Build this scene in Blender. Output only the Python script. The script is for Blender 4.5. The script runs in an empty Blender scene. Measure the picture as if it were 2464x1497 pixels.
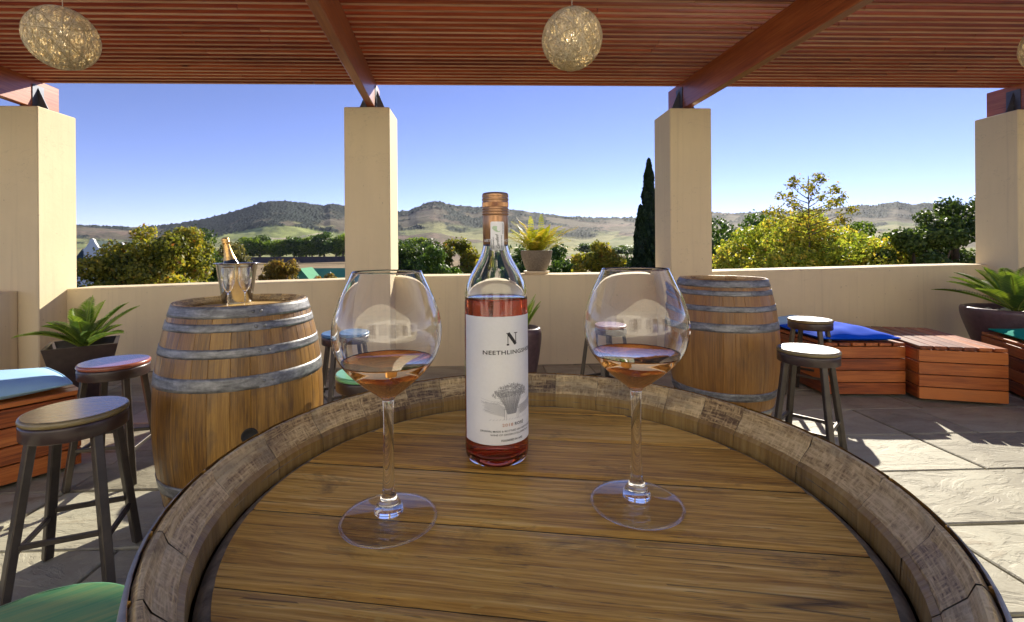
import bpy, bmesh, math, random
import numpy as np
from math import sin, cos, pi, radians as RD
from mathutils import Matrix, Vector, Euler
random.seed(7); rng = np.random.default_rng(7)
S = bpy.context.scene; COL = S.collection
# ---------------------------------------------------------------- camera
HC = 1.15; FPX = 1120.0; CX, CY = 1197.0, 598.0; WPX = 2464.0
cd = bpy.data.cameras.new('camera'); cam = bpy.data.objects.new('camera', cd); COL.objects.link(cam)
cd.sensor_width = 36; cd.lens = FPX/WPX*36; cd.clip_start = .02; cd.clip_end = 12000
cd.shift_x = (WPX/2-CX)/WPX; cd.shift_y = -(1497/2-CY)/WPX
CR = Matrix.Rotation(RD(-2), 4, 'Z') @ Matrix.Rotation(pi/2, 4, 'X') @ Matrix.Rotation(RD(-.4), 4, 'Z')
cam.matrix_world = Matrix.Translation((0, 0, HC)) @ CR
S.camera = cam
S.render.resolution_x = 1024; S.render.resolution_y = 622
# ---------------------------------------------------------------- light
SUN_EL, SUN_AZ = RD(26.9), RD(28)
w = bpy.data.worlds.new('World'); S.world = w; w.use_nodes = True
nt = w.node_tree; bg = nt.nodes['Background']
sky = nt.nodes.new('ShaderNodeTexSky'); sky.sky_type = 'NISHITA'; sky.sun_disc = False
sky.sun_elevation = SUN_EL; sky.sun_rotation = SUN_AZ
sky.air_density = .55; sky.dust_density = 0; sky.ozone_density = 6; sky.altitude = 0
tn = nt.nodes.new('ShaderNodeMix'); tn.data_type = 'RGBA'; tn.blend_type = 'MULTIPLY'; tn.inputs[0].default_value = 1; tn.inputs[7].default_value = (1.5, 1, 1.0, 1)
nt.links.new(sky.outputs[0], tn.inputs[6]); nt.links.new(tn.outputs[2], bg.inputs[0]); bg.inputs[1].default_value = .07
sd = bpy.data.lights.new('sun', 'SUN'); sd.energy = 3.5; sd.angle = RD(.53); sd.color = (1, .92, .78)
so = bpy.data.objects.new('sun', sd); COL.objects.link(so)
sv = Vector((sin(SUN_AZ)*cos(SUN_EL), cos(SUN_AZ)*cos(SUN_EL), sin(SUN_EL)))
so.rotation_euler = sv.to_track_quat('Z', 'Y').to_euler(); so.location = (0, 0, 20)
S.view_settings.view_transform = 'Standard'; S.view_settings.look = 'None'
S.view_settings.exposure = 1.5; S.view_settings.gamma = 1
try:
    S.cycles.max_bounces = 14; S.cycles.transmission_bounces = 14; S.cycles.transparent_max_bounces = 16
    S.cycles.diffuse_bounces = 5; S.cycles.glossy_bounces = 6; S.cycles.caustics_refractive = True; S.cycles.caustics_reflective = False; S.cycles.blur_glossy = .5
except Exception: pass

def ray(px, py):
    return CR.to_3x3() @ Vector(((px-CX)/FPX, -(py-CY)/FPX, -1))
def onz(px, py, z):                 # where the sight line of a photo point meets a height
    d = ray(px, py); t = (z-HC)/d.z; return Vector((0, 0, HC)) + d*t
def ony(px, py, Y):                 # ... meets a depth
    d = ray(px, py); t = Y/d.y; return Vector((0, 0, HC)) + d*t

# ---------------------------------------------------------------- object helpers
def tag(o, label=None, cat=None, group=None, kind=None):
    if label: o['label'] = label
    if cat: o['category'] = cat
    if group: o['group'] = group
    if kind: o['kind'] = kind
    return o
def empty(name, loc=(0, 0, 0), rz=0):
    o = bpy.data.objects.new(name, None); COL.objects.link(o)
    o.location = loc; o.rotation_euler = (0, 0, rz); o.empty_display_size = .1
    return o
def copy_tree(o, parent=None):
    c = o.copy(); COL.objects.link(c); c.parent = parent
    for ch in list(o.children): copy_tree(ch, c)
    return c

class MB:
    """collects boxes, lathes, tubes; build() links them as ONE mesh object"""
    def __init__(s): s.v = []; s.f = []; s.t = []; s.g = []; s.m = []; s.sm = []
    def add(s, vs, fs, tone=None, gc=None, mi=0, smooth=False):
        b = len(s.v); s.v += [tuple(v) for v in vs]
        if tone is None: tone = random.random()
        gc = gc if gc is not None else [tuple(v) for v in vs]
        for f in fs:
            s.f.append(tuple(i+b for i in f)); s.t.append(tone); s.g.append([gc[i] for i in f]); s.m.append(mi); s.sm.append(smooth)
    def box(s, c, size, M=None, grain=0, tone=None, bev=0.0, mi=0, taper=None):
        hx, hy, hz = size[0]/2, size[1]/2, size[2]/2; off = [random.random()*40 for _ in range(3)]
        b = min(bev, hx*.9, hy*.9, hz*.9)
        if b <= 0:
            L = [(x, y, z) for x in (-hx, hx) for y in (-hy, hy) for z in (-hz, hz)]
            F = [(0, 1, 3, 2), (4, 6, 7, 5), (0, 4, 5, 1), (2, 3, 7, 6), (0, 2, 6, 4), (1, 5, 7, 3)]
        else:
            L = []; idx = {}
            for sx in (-1, 1):
                for sy in (-1, 1):
                    for sz in (-1, 1):
                        for k in range(3):
                            p = [sx*hx, sy*hy, sz*hz]
                            for q in range(3):
                                if q != k: p[q] -= (sx, sy, sz)[q]*b
                            idx[(sx, sy, sz, k)] = len(L); L.append(tuple(p))
            F = []
            for k in range(3):
                u, v = [q for q in range(3) if q != k]
                for sg in (-1, 1):
                    q = []
                    for a, bb in ((-1, -1), (1, -1), (1, 1), (-1, 1)):
                        s3 = [0, 0, 0]; s3[k] = sg; s3[u] = a; s3[v] = bb; q.append(idx[(*s3, k)])
                    F.append(tuple(q) if (sg > 0) == (k != 1) else tuple(reversed(q)))
            for k in range(3):
                u, v = [q for q in range(3) if q != k]
                for a in (-1, 1):
                    for bb in (-1, 1):
                        s1 = [0, 0, 0]; s1[u] = a; s1[v] = bb; s2 = list(s1); s1[k] = -1; s2[k] = 1
                        F.append((idx[(*s1, u)], idx[(*s2, u)], idx[(*s2, v)], idx[(*s1, v)]))
            for sx in (-1, 1):
                for sy in (-1, 1):
                    for sz in (-1, 1): F.append(tuple(idx[(sx, sy, sz, k)] for k in range(3)))
        o3 = {0: (0, 1, 2), 1: (1, 0, 2), 2: (2, 0, 1)}[grain]
        g = [(p[o3[0]]+off[0], p[o3[1]]+off[1], p[o3[2]]+off[2]) for p in L]
        if taper: L = [(p[0]*(taper if p[2] < 0 else 1), p[1]*(taper if p[2] < 0 else 1), p[2]) for p in L]
        c = Vector(c); V = [((M @ Vector(p)) if M else Vector(p))+c for p in L]
        s.add(V, F, tone, g, mi)
    def lathe(s, prof, n=48, c=(0, 0, 0), close=False, tone=.5, mi=0, smooth=True, M=None, a0=0, a1=2*pi):
        full = abs(a1-a0-2*pi) < 1e-6; m = n if full else n+1
        V = []; G = []; ring = []
        for r, z in prof:
            if r < 1e-7: ring.append([len(V)]*m); V.append((0, 0, z)); G.append((z, 0, 0))
            else:
                ring.append(list(range(len(V), len(V)+m)))
                for i in range(m):
                    a = a0+(a1-a0)*i/n; V.append((r*cos(a), r*sin(a), z)); G.append((z, a*r, r))
        F = []; R = ring+[ring[0]] if close else ring
        for A, B in zip(R, R[1:]):
            for i in range(n):
                j = (i+1) % m; q = []
                for x in (A[i], A[j], B[j], B[i]):
                    if x not in q: q.append(x)
                if len(q) > 2: F.append(tuple(q))
        c = Vector(c); V = [((M @ Vector(p)) if M else Vector(p))+c for p in V]
        s.add(V, F, tone, G, mi, smooth)
    def tube(s, P, r, n=8, tone=.5, mi=0, caps=True, smooth=True):
        P = [Vector(p) for p in P]; r = r if isinstance(r, (list, tuple)) else [r]*len(P)
        V = []; G = []; L = 0; up = None
        for k, p in enumerate(P):
            d = (P[min(k+1, len(P)-1)]-P[max(k-1, 0)]).normalized()
            if up is None: up = Vector((0, 0, 1)) if abs(d.z) < .9 else Vector((1, 0, 0))
            u = d.cross(up)
            if u.length < 1e-4: u = d.cross(Vector((1, .3, 0)))
            u.normalize(); v = u.cross(d); up = v
            if k: L += (P[k]-P[k-1]).length
            for i in range(n):
                a = 2*pi*i/n; V.append(p+(u*cos(a)+v*sin(a))*r[k]); G.append((L, a*r[k], 0))
        F = [(k*n+i, k*n+(i+1) % n, (k+1)*n+(i+1) % n, (k+1)*n+i) for k in range(len(P)-1) for i in range(n)]
        if caps: F += [tuple(reversed(range(n))), tuple(range((len(P)-1)*n, len(P)*n))]
        s.add(V, F, tone, G, mi, smooth)
    def build(s, name, mats, parent=None, loc=(0, 0, 0), fix=True):
        me = bpy.data.meshes.new(name); me.from_pydata(s.v, [], s.f)
        mats = mats if isinstance(mats, (list, tuple)) else [mats]
        for m in mats: me.materials.append(m)
        me.polygons.foreach_set('material_index', s.m); me.polygons.foreach_set('use_smooth', s.sm)
        a = me.attributes.new('tone', 'FLOAT', 'FACE'); a.data.foreach_set('value', s.t)
        a = me.attributes.new('gc', 'FLOAT_VECTOR', 'CORNER'); a.data.foreach_set('vector', [x for f in s.g for c in f for x in c])
        if fix:
            bm = bmesh.new(); bm.from_mesh(me); bmesh.ops.recalc_face_normals(bm, faces=bm.faces); bm.to_mesh(me); bm.free()
        o = bpy.data.objects.new(name, me); COL.objects.link(o); o.location = loc
        if parent: o.parent = parent
        return o
def npmesh(name, V, F, mat, tone=None, parent=None, smooth=False, col=None):
    """fast mesh of equal-sized faces (F: n x k)"""
    me = bpy.data.meshes.new(name); n, k = F.shape
    me.vertices.add(len(V)); me.vertices.foreach_set('co', np.asarray(V, dtype=np.float32).ravel())
    me.loops.add(n*k); me.loops.foreach_set('vertex_index', F.astype(np.int32).ravel())
    me.polygons.add(n); me.polygons.foreach_set('loop_start', np.arange(0, n*k, k, dtype=np.int32))
    try: me.polygons.foreach_set('loop_total', np.full(n, k, dtype=np.int32))
    except Exception: pass
    me.update(calc_edges=True); me.materials.append(mat)
    if smooth: me.polygons.foreach_set('use_smooth', np.ones(n, dtype=bool))
    if tone is not None:
        a = me.attributes.new('tone', 'FLOAT', 'FACE'); a.data.foreach_set('value', np.asarray(tone, dtype=np.float32))
    if col is not None:
        a = me.attributes.new('cover', 'FLOAT_COLOR', 'POINT'); a.data.foreach_set('color', np.asarray(col, dtype=np.float32).ravel())
    me.validate(); o = bpy.data.objects.new(name, me); COL.objects.link(o)
    if parent: o.parent = parent
    return o

# ---------------------------------------------------------------- materials
class NT:
    def __init__(s, name):
        s.m = bpy.data.materials.new(name); s.m.use_nodes = True; s.t = s.m.node_tree; s.b = s.t.nodes['Principled BSDF']; s.out = s.t.nodes['Material Output']
    def n(s, kind, **kw):
        nd = s.t.nodes.new('ShaderNode'+kind)
        for k, v in kw.items():
            if k.startswith('i_'):
                key = k[2:]; key = int(key) if key.isdigit() else key.replace('_', ' ')
                if hasattr(v, 'is_output') or isinstance(v, bpy.types.NodeSocket): s.t.links.new(v, nd.inputs[key])
                else: nd.inputs[key].default_value = v
            else: setattr(nd, k, v)
        return nd
    def attr(s, name): return s.n('Attribute', attribute_name=name)
    def obj(s): return s.n('TexCoord').outputs['Object']
    def map(s, vec, scale=(1, 1, 1), rot=(0, 0, 0), loc=(0, 0, 0)):
        m = s.n('Mapping'); s.t.links.new(vec, m.inputs[0]); m.inputs['Scale'].default_value = scale; m.inputs['Rotation'].default_value = rot; m.inputs['Location'].default_value = loc
        return m.outputs[0]
    def noise(s, vec, scale=5, detail=4, rough=.55, dist=0):
        return s.n('TexNoise', i_Vector=vec, i_Scale=scale, i_Detail=detail, i_Roughness=rough, i_Distortion=dist).outputs[0]
    def ramp(s, fac, stops, interp='LINEAR'):
        r = s.n('ValToRGB'); s.t.links.new(fac, r.inputs[0]); e = r.color_ramp.elements; r.color_ramp.interpolation = interp
        while len(e) < len(stops): e.new(.5)
        for el, (p, c) in zip(e, stops): el.position = p; el.color = (*c, 1) if len(c) == 3 else c
        return r.outputs[0]
    def math(s, op, a, b=0.0, c=None, clamp=False):
        nd = s.n('Math', operation=op, use_clamp=clamp)
        for i, x in enumerate((a, b) if c is None else (a, b, c)):
            if isinstance(x, bpy.types.NodeSocket): s.t.links.new(x, nd.inputs[i])
            else: nd.inputs[i].default_value = x
        return nd.outputs[0]
    def mix(s, fac, a, b, mode='MIX'):
        nd = s.n('Mix', data_type='RGBA', blend_type=mode)
        for i, x in ((0, fac), (6, a), (7, b)):
            if isinstance(x, bpy.types.NodeSocket): s.t.links.new(x, nd.inputs[i])
            else: nd.inputs[i].default_value = (*x, 1) if isinstance(x, tuple) and len(x) == 3 else x
        return nd.outputs[2]
    def bump(s, h, strength=.3, dist=.002, nrm=None):
        b = s.n('Bump'); s.t.links.new(h, b.inputs['Height']); b.inputs['Strength'].default_value = strength; b.inputs['Distance'].default_value = dist
        if nrm is not None: s.t.links.new(nrm, b.inputs['Normal'])
        s.t.links.new(b.outputs[0], s.b.inputs['Normal']); return b.outputs[0]
    def set(s, **kw):
        for k, v in kw.items():
            i = s.b.inputs[k.replace('_', ' ')]
            if isinstance(v, bpy.types.NodeSocket): s.t.links.new(v, i)
            else: i.default_value = (*v, 1) if isinstance(v, tuple) and len(v) == 3 else v
        return s

def wood(name, dark, mid, light, rough=.5, coat=0., gs=1., knots=.5, tonev=.5, bump=.3, stain=0., spec=.5, streak=1., con=1.25, hatch=0.):
    m = NT(name); g = m.attr('gc').outputs['Vector']; t = m.attr('tone').outputs['Fac']
    v = m.n('VectorMath', operation='ADD'); m.t.links.new(g, v.inputs[0])
    cb = m.n('CombineXYZ'); 
    for i in range(3): m.t.links.new(m.math('MULTIPLY', t, 17.3+i*9.1), cb.inputs[i])
    m.t.links.new(cb.outputs[0], v.inputs[1]); g = v.outputs[0]
    fine = m.noise(m.map(g, (6*gs, 160*gs, 160*gs)), 1, 5, .6, .2)
    band = m.noise(m.map(g, (1.6*gs, 22*gs, 22*gs)), 1, 4, .55, .9)
    big = m.noise(m.map(g, (1.1*gs, 4*gs, 4*gs)), 1.5, 3, .5)
    f = m.math('ADD', m.math('MULTIPLY', fine, .45*streak), m.math('ADD', m.math('MULTIPLY', band, .4), m.math('MULTIPLY', big, .25)))
    f = m.math('ADD', f, m.math('MULTIPLY', m.math('SUBTRACT', t, .5), .35*tonev))
    f = m.math('ADD', f, .225*(1-streak))
    mid_ = m.noise(m.map(g, (3*gs, 62*gs, 62*gs)), 1, 5, .7, .3); f = m.math('ADD', m.math('MULTIPLY', f, .75), m.math('MULTIPLY', mid_, .275))
    f = m.math('ADD', m.math('MULTIPLY', m.math('SUBTRACT', f, .52), con), .5)
    if hatch:
        h1 = m.noise(m.map(g, (420, 90, 90)), 1, 3, .6); h2 = m.noise(m.map(g, (90, 420, 420)), 1, 3, .6); f = m.math('ADD', f, m.math('MULTIPLY', m.math('SUBTRACT', m.math('MAXIMUM', h1, h2), .56), hatch))
    c = m.ramp(f, [(.3, dark), (.5, mid), (.72, light)])
    if knots > 0:
        vo = m.n('TexVoronoi', i_Vector=m.map(g, (2.2*gs, 7*gs, 7*gs)), i_Scale=1.0, i_Randomness=1.0)
        k = m.ramp(vo.outputs['Distance'], [(.03, (1, 1, 1)), (.12, (0, 0, 0))])
        gate = m.noise(m.map(g, (.9, 3, 3)), 1.3, 1); gate = m.math('GREATER_THAN', gate, 1-.5*knots-.02)
        c = m.mix(m.math('MULTIPLY', m.math('MULTIPLY', k, gate), .85), c, tuple(x*.22 for x in dark))
    if stain > 0:
        sn = m.noise(m.map(g, (5, 9, 9)), 1.1, 6, .62, .6)
        sf = m.ramp(sn, [(.52, (0, 0, 0)), (.68, (1, 1, 1))])
        c = m.mix(m.math('MULTIPLY', sf, stain), c, (.035, .028, .03))
    m.set(Base_Color=c, Roughness=m.math('ADD', m.math('MULTIPLY', fine, .25), rough-.12), Specular_IOR_Level=spec, Coat_Weight=coat, Coat_Roughness=.18)
    m.bump(m.math('ADD', fine, m.math('MULTIPLY', band, .6)), bump, .0015)
    return m.m

def plain(name, col, rough=.5, metal=0., var=.12, scale=30, bump=0., coat=0., spec=.5):
    m = NT(name); n = m.noise(m.obj(), scale, 5, .6)
    c = m.mix(m.ramp(n, [(.3, (0, 0, 0)), (.7, (1, 1, 1))]), tuple(x*(1-var) for x in col), tuple(min(1, x*(1+var)) for x in col))
    m.set(Base_Color=c, Roughness=rough, Metallic=metal, Coat_Weight=coat, Specular_IOR_Level=spec)
    if bump: m.bump(n, bump, .002)
    return m.m

def plaster(name, col):
    # trowel marks, hairlines, drips
    m = NT(name); o = m.obj()
    a = m.noise(o, 1.3, 4, .6); b = m.noise(m.map(o, (9, 9, 1.2)), 1, 4, .6); c = m.noise(o, 220, 3, .6); d = m.noise(o, 28, 4, .6)
    f = m.math('ADD', m.math('MULTIPLY', a, .6), m.math('MULTIPLY', b, .4))
    cc = m.mix(m.ramp(f, [(.32, (0, 0, 0)), (.68, (1, 1, 1))]), tuple(x*.93 for x in col), tuple(min(.95, x*1.04) for x in col))
    sp = m.ramp(m.noise(o, 34, 2, .5), [(.73, (0, 0, 0)), (.77, (1, 1, 1))]); cc = m.mix(m.math('MULTIPLY', sp, .35), cc, (.2, .15, .1))
    ck = m.ramp(m.math('ABSOLUTE', m.math('SUBTRACT', m.noise(m.map(o, (1.1, 1.1, 2.2)), 1.4, 5, .6, .4), .5)), [(0, (1, 1, 1)), (.0022, (0, 0, 0))]); cgt = m.math('GREATER_THAN', m.noise(o, .8, 1), .55)
    cc = m.mix(m.math('MULTIPLY', m.math('MULTIPLY', ck, cgt), .3), cc, tuple(x*.5 for x in col))
    dr = m.ramp(m.noise(m.map(o, (26, 26, .7)), 1, 3, .6), [(.56, (0, 0, 0)), (.72, (1, 1, 1))]); cc = m.mix(m.math('MULTIPLY', dr, .16), cc, tuple(x*.55 for x in col))
    m.set(Base_Color=cc, Roughness=.82, Specular_IOR_Level=.25)
    m.bump(m.math('ADD', m.math('MULTIPLY', c, .5), m.math('MULTIPLY', d, 1.2)), .35, .003)
    return m.m
def glass(name, col=(1, 1, 1), ior=1.5, rough=0.):
    m = NT(name); m.set(Base_Color=col, Roughness=rough, IOR=ior, Transmission_Weight=1.0); return m.m
def leafmat(name, stops, trans=.35):
    m = NT(name); t = m.attr('tone').outputs['Fac']; c = m.ramp(t, stops)
    m.set(Base_Color=c, Roughness=.5, Specular_IOR_Level=.35)
    tr = m.n('BsdfTranslucent'); m.t.links.new(m.mix(1.0, c, (1.25, 1.2, .6), 'MULTIPLY'), tr.inputs[0])
    mx = m.n('MixShader'); mx.inputs[0].default_value = trans
    m.t.links.new(m.b.outputs[0], mx.inputs[1]); m.t.links.new(tr.outputs[0], mx.inputs[2]); m.t.links.new(mx.outputs[0], m.out.inputs[0])
    return m.m

M = {}
M['plaster'] = plaster('cream_plaster', (.74, .625, .4))
M['cedar'] = wood('red_varnished_cedar', (.085, .018, .005), (.25, .05, .011), (.46, .13, .034), .4, .2, 1.0, .8, .8, .25)
M['cedar_lit_edge'] = wood('cedar_lit_underside', (.30, .12, .055), (.52, .26, .14), (.66, .4, .24), .5, .1, 1.0, .2, .9, .2)  # light on the slat undersides, painted in as a paler wood tone
M['beam'] = wood('red_beam_wood', (.12, .026, .007), (.3, .075, .018), (.46, .16, .045), .36, .4, .8, .4, .5, .25)
M['crate'] = wood('orange_crate_wood', (.13, .024, .005), (.35, .082, .014), (.55, .17, .035), .45, .2, 1.0, .7, 1.0, .3, .15, con=1.7)
M['oak'] = wood('golden_barrel_oak', (.07, .028, .004), (.235, .112, .014), (.40, .215, .04), .42, .22, 1.5, .35, .55, .3, .45, con=1.5)
M['oak_pale'] = wood('pale_barrel_oak', (.13, .055, .01), (.27, .12, .022), (.38, .19, .045), .45, .2, 1.0, .15, .6, .25, .2, con=1.5)
M['head'] = wood('weathered_oak_head', (.15, .068, .009), (.38, .215, .036), (.58, .38, .09), .46, .04, 1.5, .4, .3, .55, .42, con=1.75)
def headwood():
    m = NT('golden_weathered_head'); g0 = m.attr('gc').outputs['Vector']; t = m.attr('tone').outputs['Fac']
    wv = m.n('TexNoise', i_Vector=m.map(g0, (5, 14, 14)), i_Scale=1.0, i_Detail=3); off = m.n('VectorMath', operation='SCALE'); m.t.links.new(wv.outputs[1], off.inputs[0]); off.inputs['Scale'].default_value = .012
    ad = m.n('VectorMath', operation='ADD'); m.t.links.new(g0, ad.inputs[0]); m.t.links.new(off.outputs[0], ad.inputs[1]); g = ad.outputs[0]
    a = m.noise(m.map(g, (9, 420, 420)), 1, 4, .65); b = m.noise(m.map(g, (5, 150, 150)), 1, 4, .6); c = m.noise(m.map(g, (3, 42, 42)), 1, 4, .55, .8); d = m.noise(m.map(g, (5, 9, 9)), 1, 5, .6)
    f = m.math('ADD', m.math('ADD', m.math('MULTIPLY', a, .34), m.math('MULTIPLY', b, .34)), m.math('ADD', m.math('MULTIPLY', c, .2), m.math('MULTIPLY', d, .12)))
    f = m.math('ADD', m.math('MULTIPLY', m.math('SUBTRACT', f, .5), 2.7), m.math('ADD', .5, m.math('MULTIPLY', m.math('SUBTRACT', t, .5), .16)))
    col = m.ramp(f, [(.05, (.13, .055, .006)), (.34, (.45, .22, .036)), (.58, (.69, .385, .075)), (.85, (.88, .60, .2))])
    pores = m.ramp(m.noise(m.map(g, (16, 330, 330)), 1, 3, .7), [(.60, (0, 0, 0)), (.66, (1, 1, 1))]); col = m.mix(m.math('MULTIPLY', pores, .55), col, (.07, .035, .012))
    fleck = m.ramp(m.noise(m.map(g, (30, 160, 160), loc=(3, 5, 1)), 1, 4, .6, 1.5), [(.63, (0, 0, 0)), (.68, (1, 1, 1))]); col = m.mix(m.math('MULTIPLY', fleck, .5), col, (.62, .40, .10))
    st = m.ramp(m.noise(m.map(g0, (7, 13, 13), loc=(.7, .2, 0)), 1.3, 7, .68, .5), [(.57, (0, 0, 0)), (.70, (1, 1, 1))]); col = m.mix(m.math('MULTIPLY', m.math('MULTIPLY', st, m.math('ADD', .35, m.math('MULTIPLY', b, .9))), .72), col, (.03, .024, .024))
    vo = m.n('TexVoronoi', i_Vector=m.map(g0, (5.5, 15, 15)), i_Scale=1.0); k = m.ramp(vo.outputs['Distance'], [(.02, (1, 1, 1)), (.11, (0, 0, 0))]); gate = m.math('GREATER_THAN', m.noise(m.map(g0, (3, 6, 6)), 1.3, 1), .56)
    col = m.mix(m.math('MULTIPLY', m.math('MULTIPLY', k, gate), .9), col, (.018, .012, .012))
    crack = m.ramp(m.math('ABSOLUTE', m.math('SUBTRACT', m.noise(m.map(g0, (.5, 15, 15), loc=(2, 1, 4)), 1, 2, .5), .5)), [(0, (1, 1, 1)), (.006, (0, 0, 0))]); cg = m.math('GREATER_THAN', m.noise(m.map(g0, (3, 3, 3), loc=(8, 2, 1)), 1, 1), .60)
    col = m.mix(m.math('MULTIPLY', m.math('MULTIPLY', crack, cg), .8), col, (.02, .014, .01))
    m.set(Base_Color=col, Roughness=m.math('ADD', m.math('MULTIPLY', b, .3), .32), Specular_IOR_Level=.3, Coat_Weight=.0)
    m.bump(m.math('SUBTRACT', m.math('ADD', m.math('MULTIPLY', a, .6), b), m.math('MULTIPLY', pores, .8)), .45, .0012); return m.m
M['head_gold'] = headwood()
M['chime'] = wood('stained_stave_ends', (.15, .085, .03), (.52, .355, .145), (.76, .58, .28), .55, .05, 2.2, 0, .4, .9, .82, con=1.6, hatch=1.1)
M['chime_in'] = wood('stave_inner_edge', (.09, .045, .011), (.30, .175, .045), (.45, .3, .1), .5, .05, 1.6, 0, .4, .6, .4)
M['croze'] = plain('grey_head_edge', (.2, .155, .09), .7, 0, .5, 70, .6)
M['seat_brown'] = wood('brown_seat_wood', (.14, .055, .018), (.27, .14, .05), (.38, .22, .09), .22, .5, 1.2, 0, .4, .15)
M['seat_purple'] = wood('plum_seat_wood', (.13, .045, .07), (.2, .08, .13), (.27, .12, .19), .25, .5, 1.0, 0, .3, .15)
M['seat_edge'] = plain('reddish_seat_edge', (.28, .075, .035), .3, 0, .15, 20, 0, .5)
M['seat_green'] = wood('worn_green_seat', (.025, .16, .055), (.09, .32, .12), (.33, .40, .13), .4, .2, 1.0, 0, .3, .3)
M['seat_mint'] = plain('mint_green_seat', (.16, .42, .2), .3, 0, .12, 14, 0, .4)
M['seat_blue'] = plain('blue_seat', (.05, .17, .34), .3, 0, .12, 14, 0, .4)
M['seat_grey'] = plain('grey_seat_laminate', (.075, .075, .1), .5, 0, .1, 14, 0, 0)
M['seat_rim_olive'] = plain('olive_seat_edge', (.2, .15, .06), .35, 0, .15, 20, 0, .3)
M['apron'] = plain('dark_brown_apron', (.045, .026, .022), .35, 0, .3, 18, 0, .3)
M['steel'] = plain('brown_black_steel', (.075, .062, .05), .38, .5, .3, 12, .1)
def hoopmat():
    m = NT('galvanised_hoop'); o = m.obj(); n = m.noise(m.map(o, (2, 2, 9)), 6, 6, .65, .4); n2 = m.noise(o, 60, 4, .7)
    c = m.ramp(m.math('ADD', m.math('MULTIPLY', n, .7), m.math('MULTIPLY', n2, .3)), [(.35, (.065, .065, .066)), (.5, (.19, .19, .19)), (.66, (.36, .36, .35))])
    m.set(Base_Color=c, Metallic=.4, Roughness=m.math('ADD', m.math('MULTIPLY', n2, .35), .27)); m.bump(n2, .25, .001); return m.m
M['hoop'] = hoopmat()
M['chrome'] = plain('brushed_bucket_steel', (.55, .53, .5), .16, 1., .06, 9, .04)
M['shoe'] = plain('painted_steel_shoe', (.09, .1, .13), .45, .3, .2, 20)
M['glass'] = glass('clear_crystal', (1, 1, 1), 1.48)
M['bglass'] = glass('bottle_glass', (.97, .99, .985), 1.5)
def thin(name):
    m = NT(name); fr = m.n('Fresnel'); gm = m.n('NewGeometry'); m.t.links.new(m.math('ADD', 1.45, m.math('MULTIPLY', gm.outputs['Backfacing'], 1/1.45-1.45)), fr.inputs[0]); tr = m.n('BsdfTransparent'); gl_ = m.n('BsdfGlossy'); gl_.inputs['Roughness'].default_value = .02
    mx = m.n('MixShader'); m.t.links.new(fr.outputs[0], mx.inputs[0]); m.t.links.new(tr.outputs[0], mx.inputs[1]); m.t.links.new(gl_.outputs[0], mx.inputs[2]); m.t.links.new(mx.outputs[0], m.out.inputs[0]); return m.m
M['thin'] = thin('thin_crystal')
M['wine'] = glass('rose_wine', (.985, .5, .16), 1.34)
M['wine_b'] = glass('rose_wine_in_bottle', (.78, .13, .055), 1.34)
M['capsule'] = plain('bronze_capsule', (.42, .235, .125), .3, .85, .06, 60)
M['paper'] = plain('white_label_paper', (.84, .84, .82), .6, 0, .02, 300, .08)
M['ink'] = plain('black_ink', (.02, .02, .022), .5, 0, 0, 10)
M['ink_grey'] = plain('grey_ink', (.3, .3, .31), .6, 0, .2, 900)
M['ink_light'] = plain('light_grey_ink', (.55, .55, .56), .6, 0, .15, 900)
M['ink_copper'] = plain('copper_ink', (.5, .22, .12), .5, 0, 0, 10)
M['ink_green'] = plain('pale_green_ink', (.45, .62, .4), .6, 0, .2, 900)
M['white_ink'] = plain('white_ink', (.85, .85, .85), .5, 0, 0, 10)
M['gold'] = plain('gold_foil', (.75, .46, .16), .3, .9, .25, 120, .4)
M['dark_glass'] = plain('dark_bottle_glass', (.012, .014, .012), .08, 0, .1, 10, 0, .6)
M['pot_dark'] = plain('dark_brown_fibre_pot', (.035, .024, .022), .4, 0, .35, 25, .2, .15)
M['pot_plum'] = plain('plum_glazed_pot', (.1, .06, .065), .4, 0, .25, 25, .15, .2)
M['pot_grey'] = plain('grey_brown_speckled_pot', (.19, .15, .105), .6, 0, .45, 90, .3)
M['saucer'] = plain('cream_saucer', (.75, .62, .42), .6, 0, .06, 40)
M['soil'] = plain('potting_soil', (.05, .035, .025), .9, 0, .5, 60, .8)
M['pebble'] = plain('white_pebbles', (.7, .66, .6), .5, 0, .15, 30)
M['cord'] = plain('pale_cord', (.5, .42, .28), .6, 0, .1, 30)
M['trunk'] = plain('grey_brown_bark', (.1, .075, .05), .85, 0, .4, 14, .6)
def cloth(name, col):
    m = NT(name); o = m.obj(); a = m.noise(o, 420, 2, .5); b = m.noise(o, 5, 3, .5)
    m.set(Base_Color=m.mix(m.math('MULTIPLY', b, .5), col, tuple(x*.85 for x in col)), Roughness=.9, Sheen_Weight=0., Specular_IOR_Level=.1); m.bump(m.math('ADD', m.math('MULTIPLY', a, .25), b), .3, .004); return m.m
M['c_blue'] = cloth('royal_blue_canvas', (.004, .085, .72)); M['c_sky'] = cloth('sky_blue_canvas', (.34, .56, .76)); M['c_teal'] = cloth('teal_canvas', (.012, .33, .25))
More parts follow.
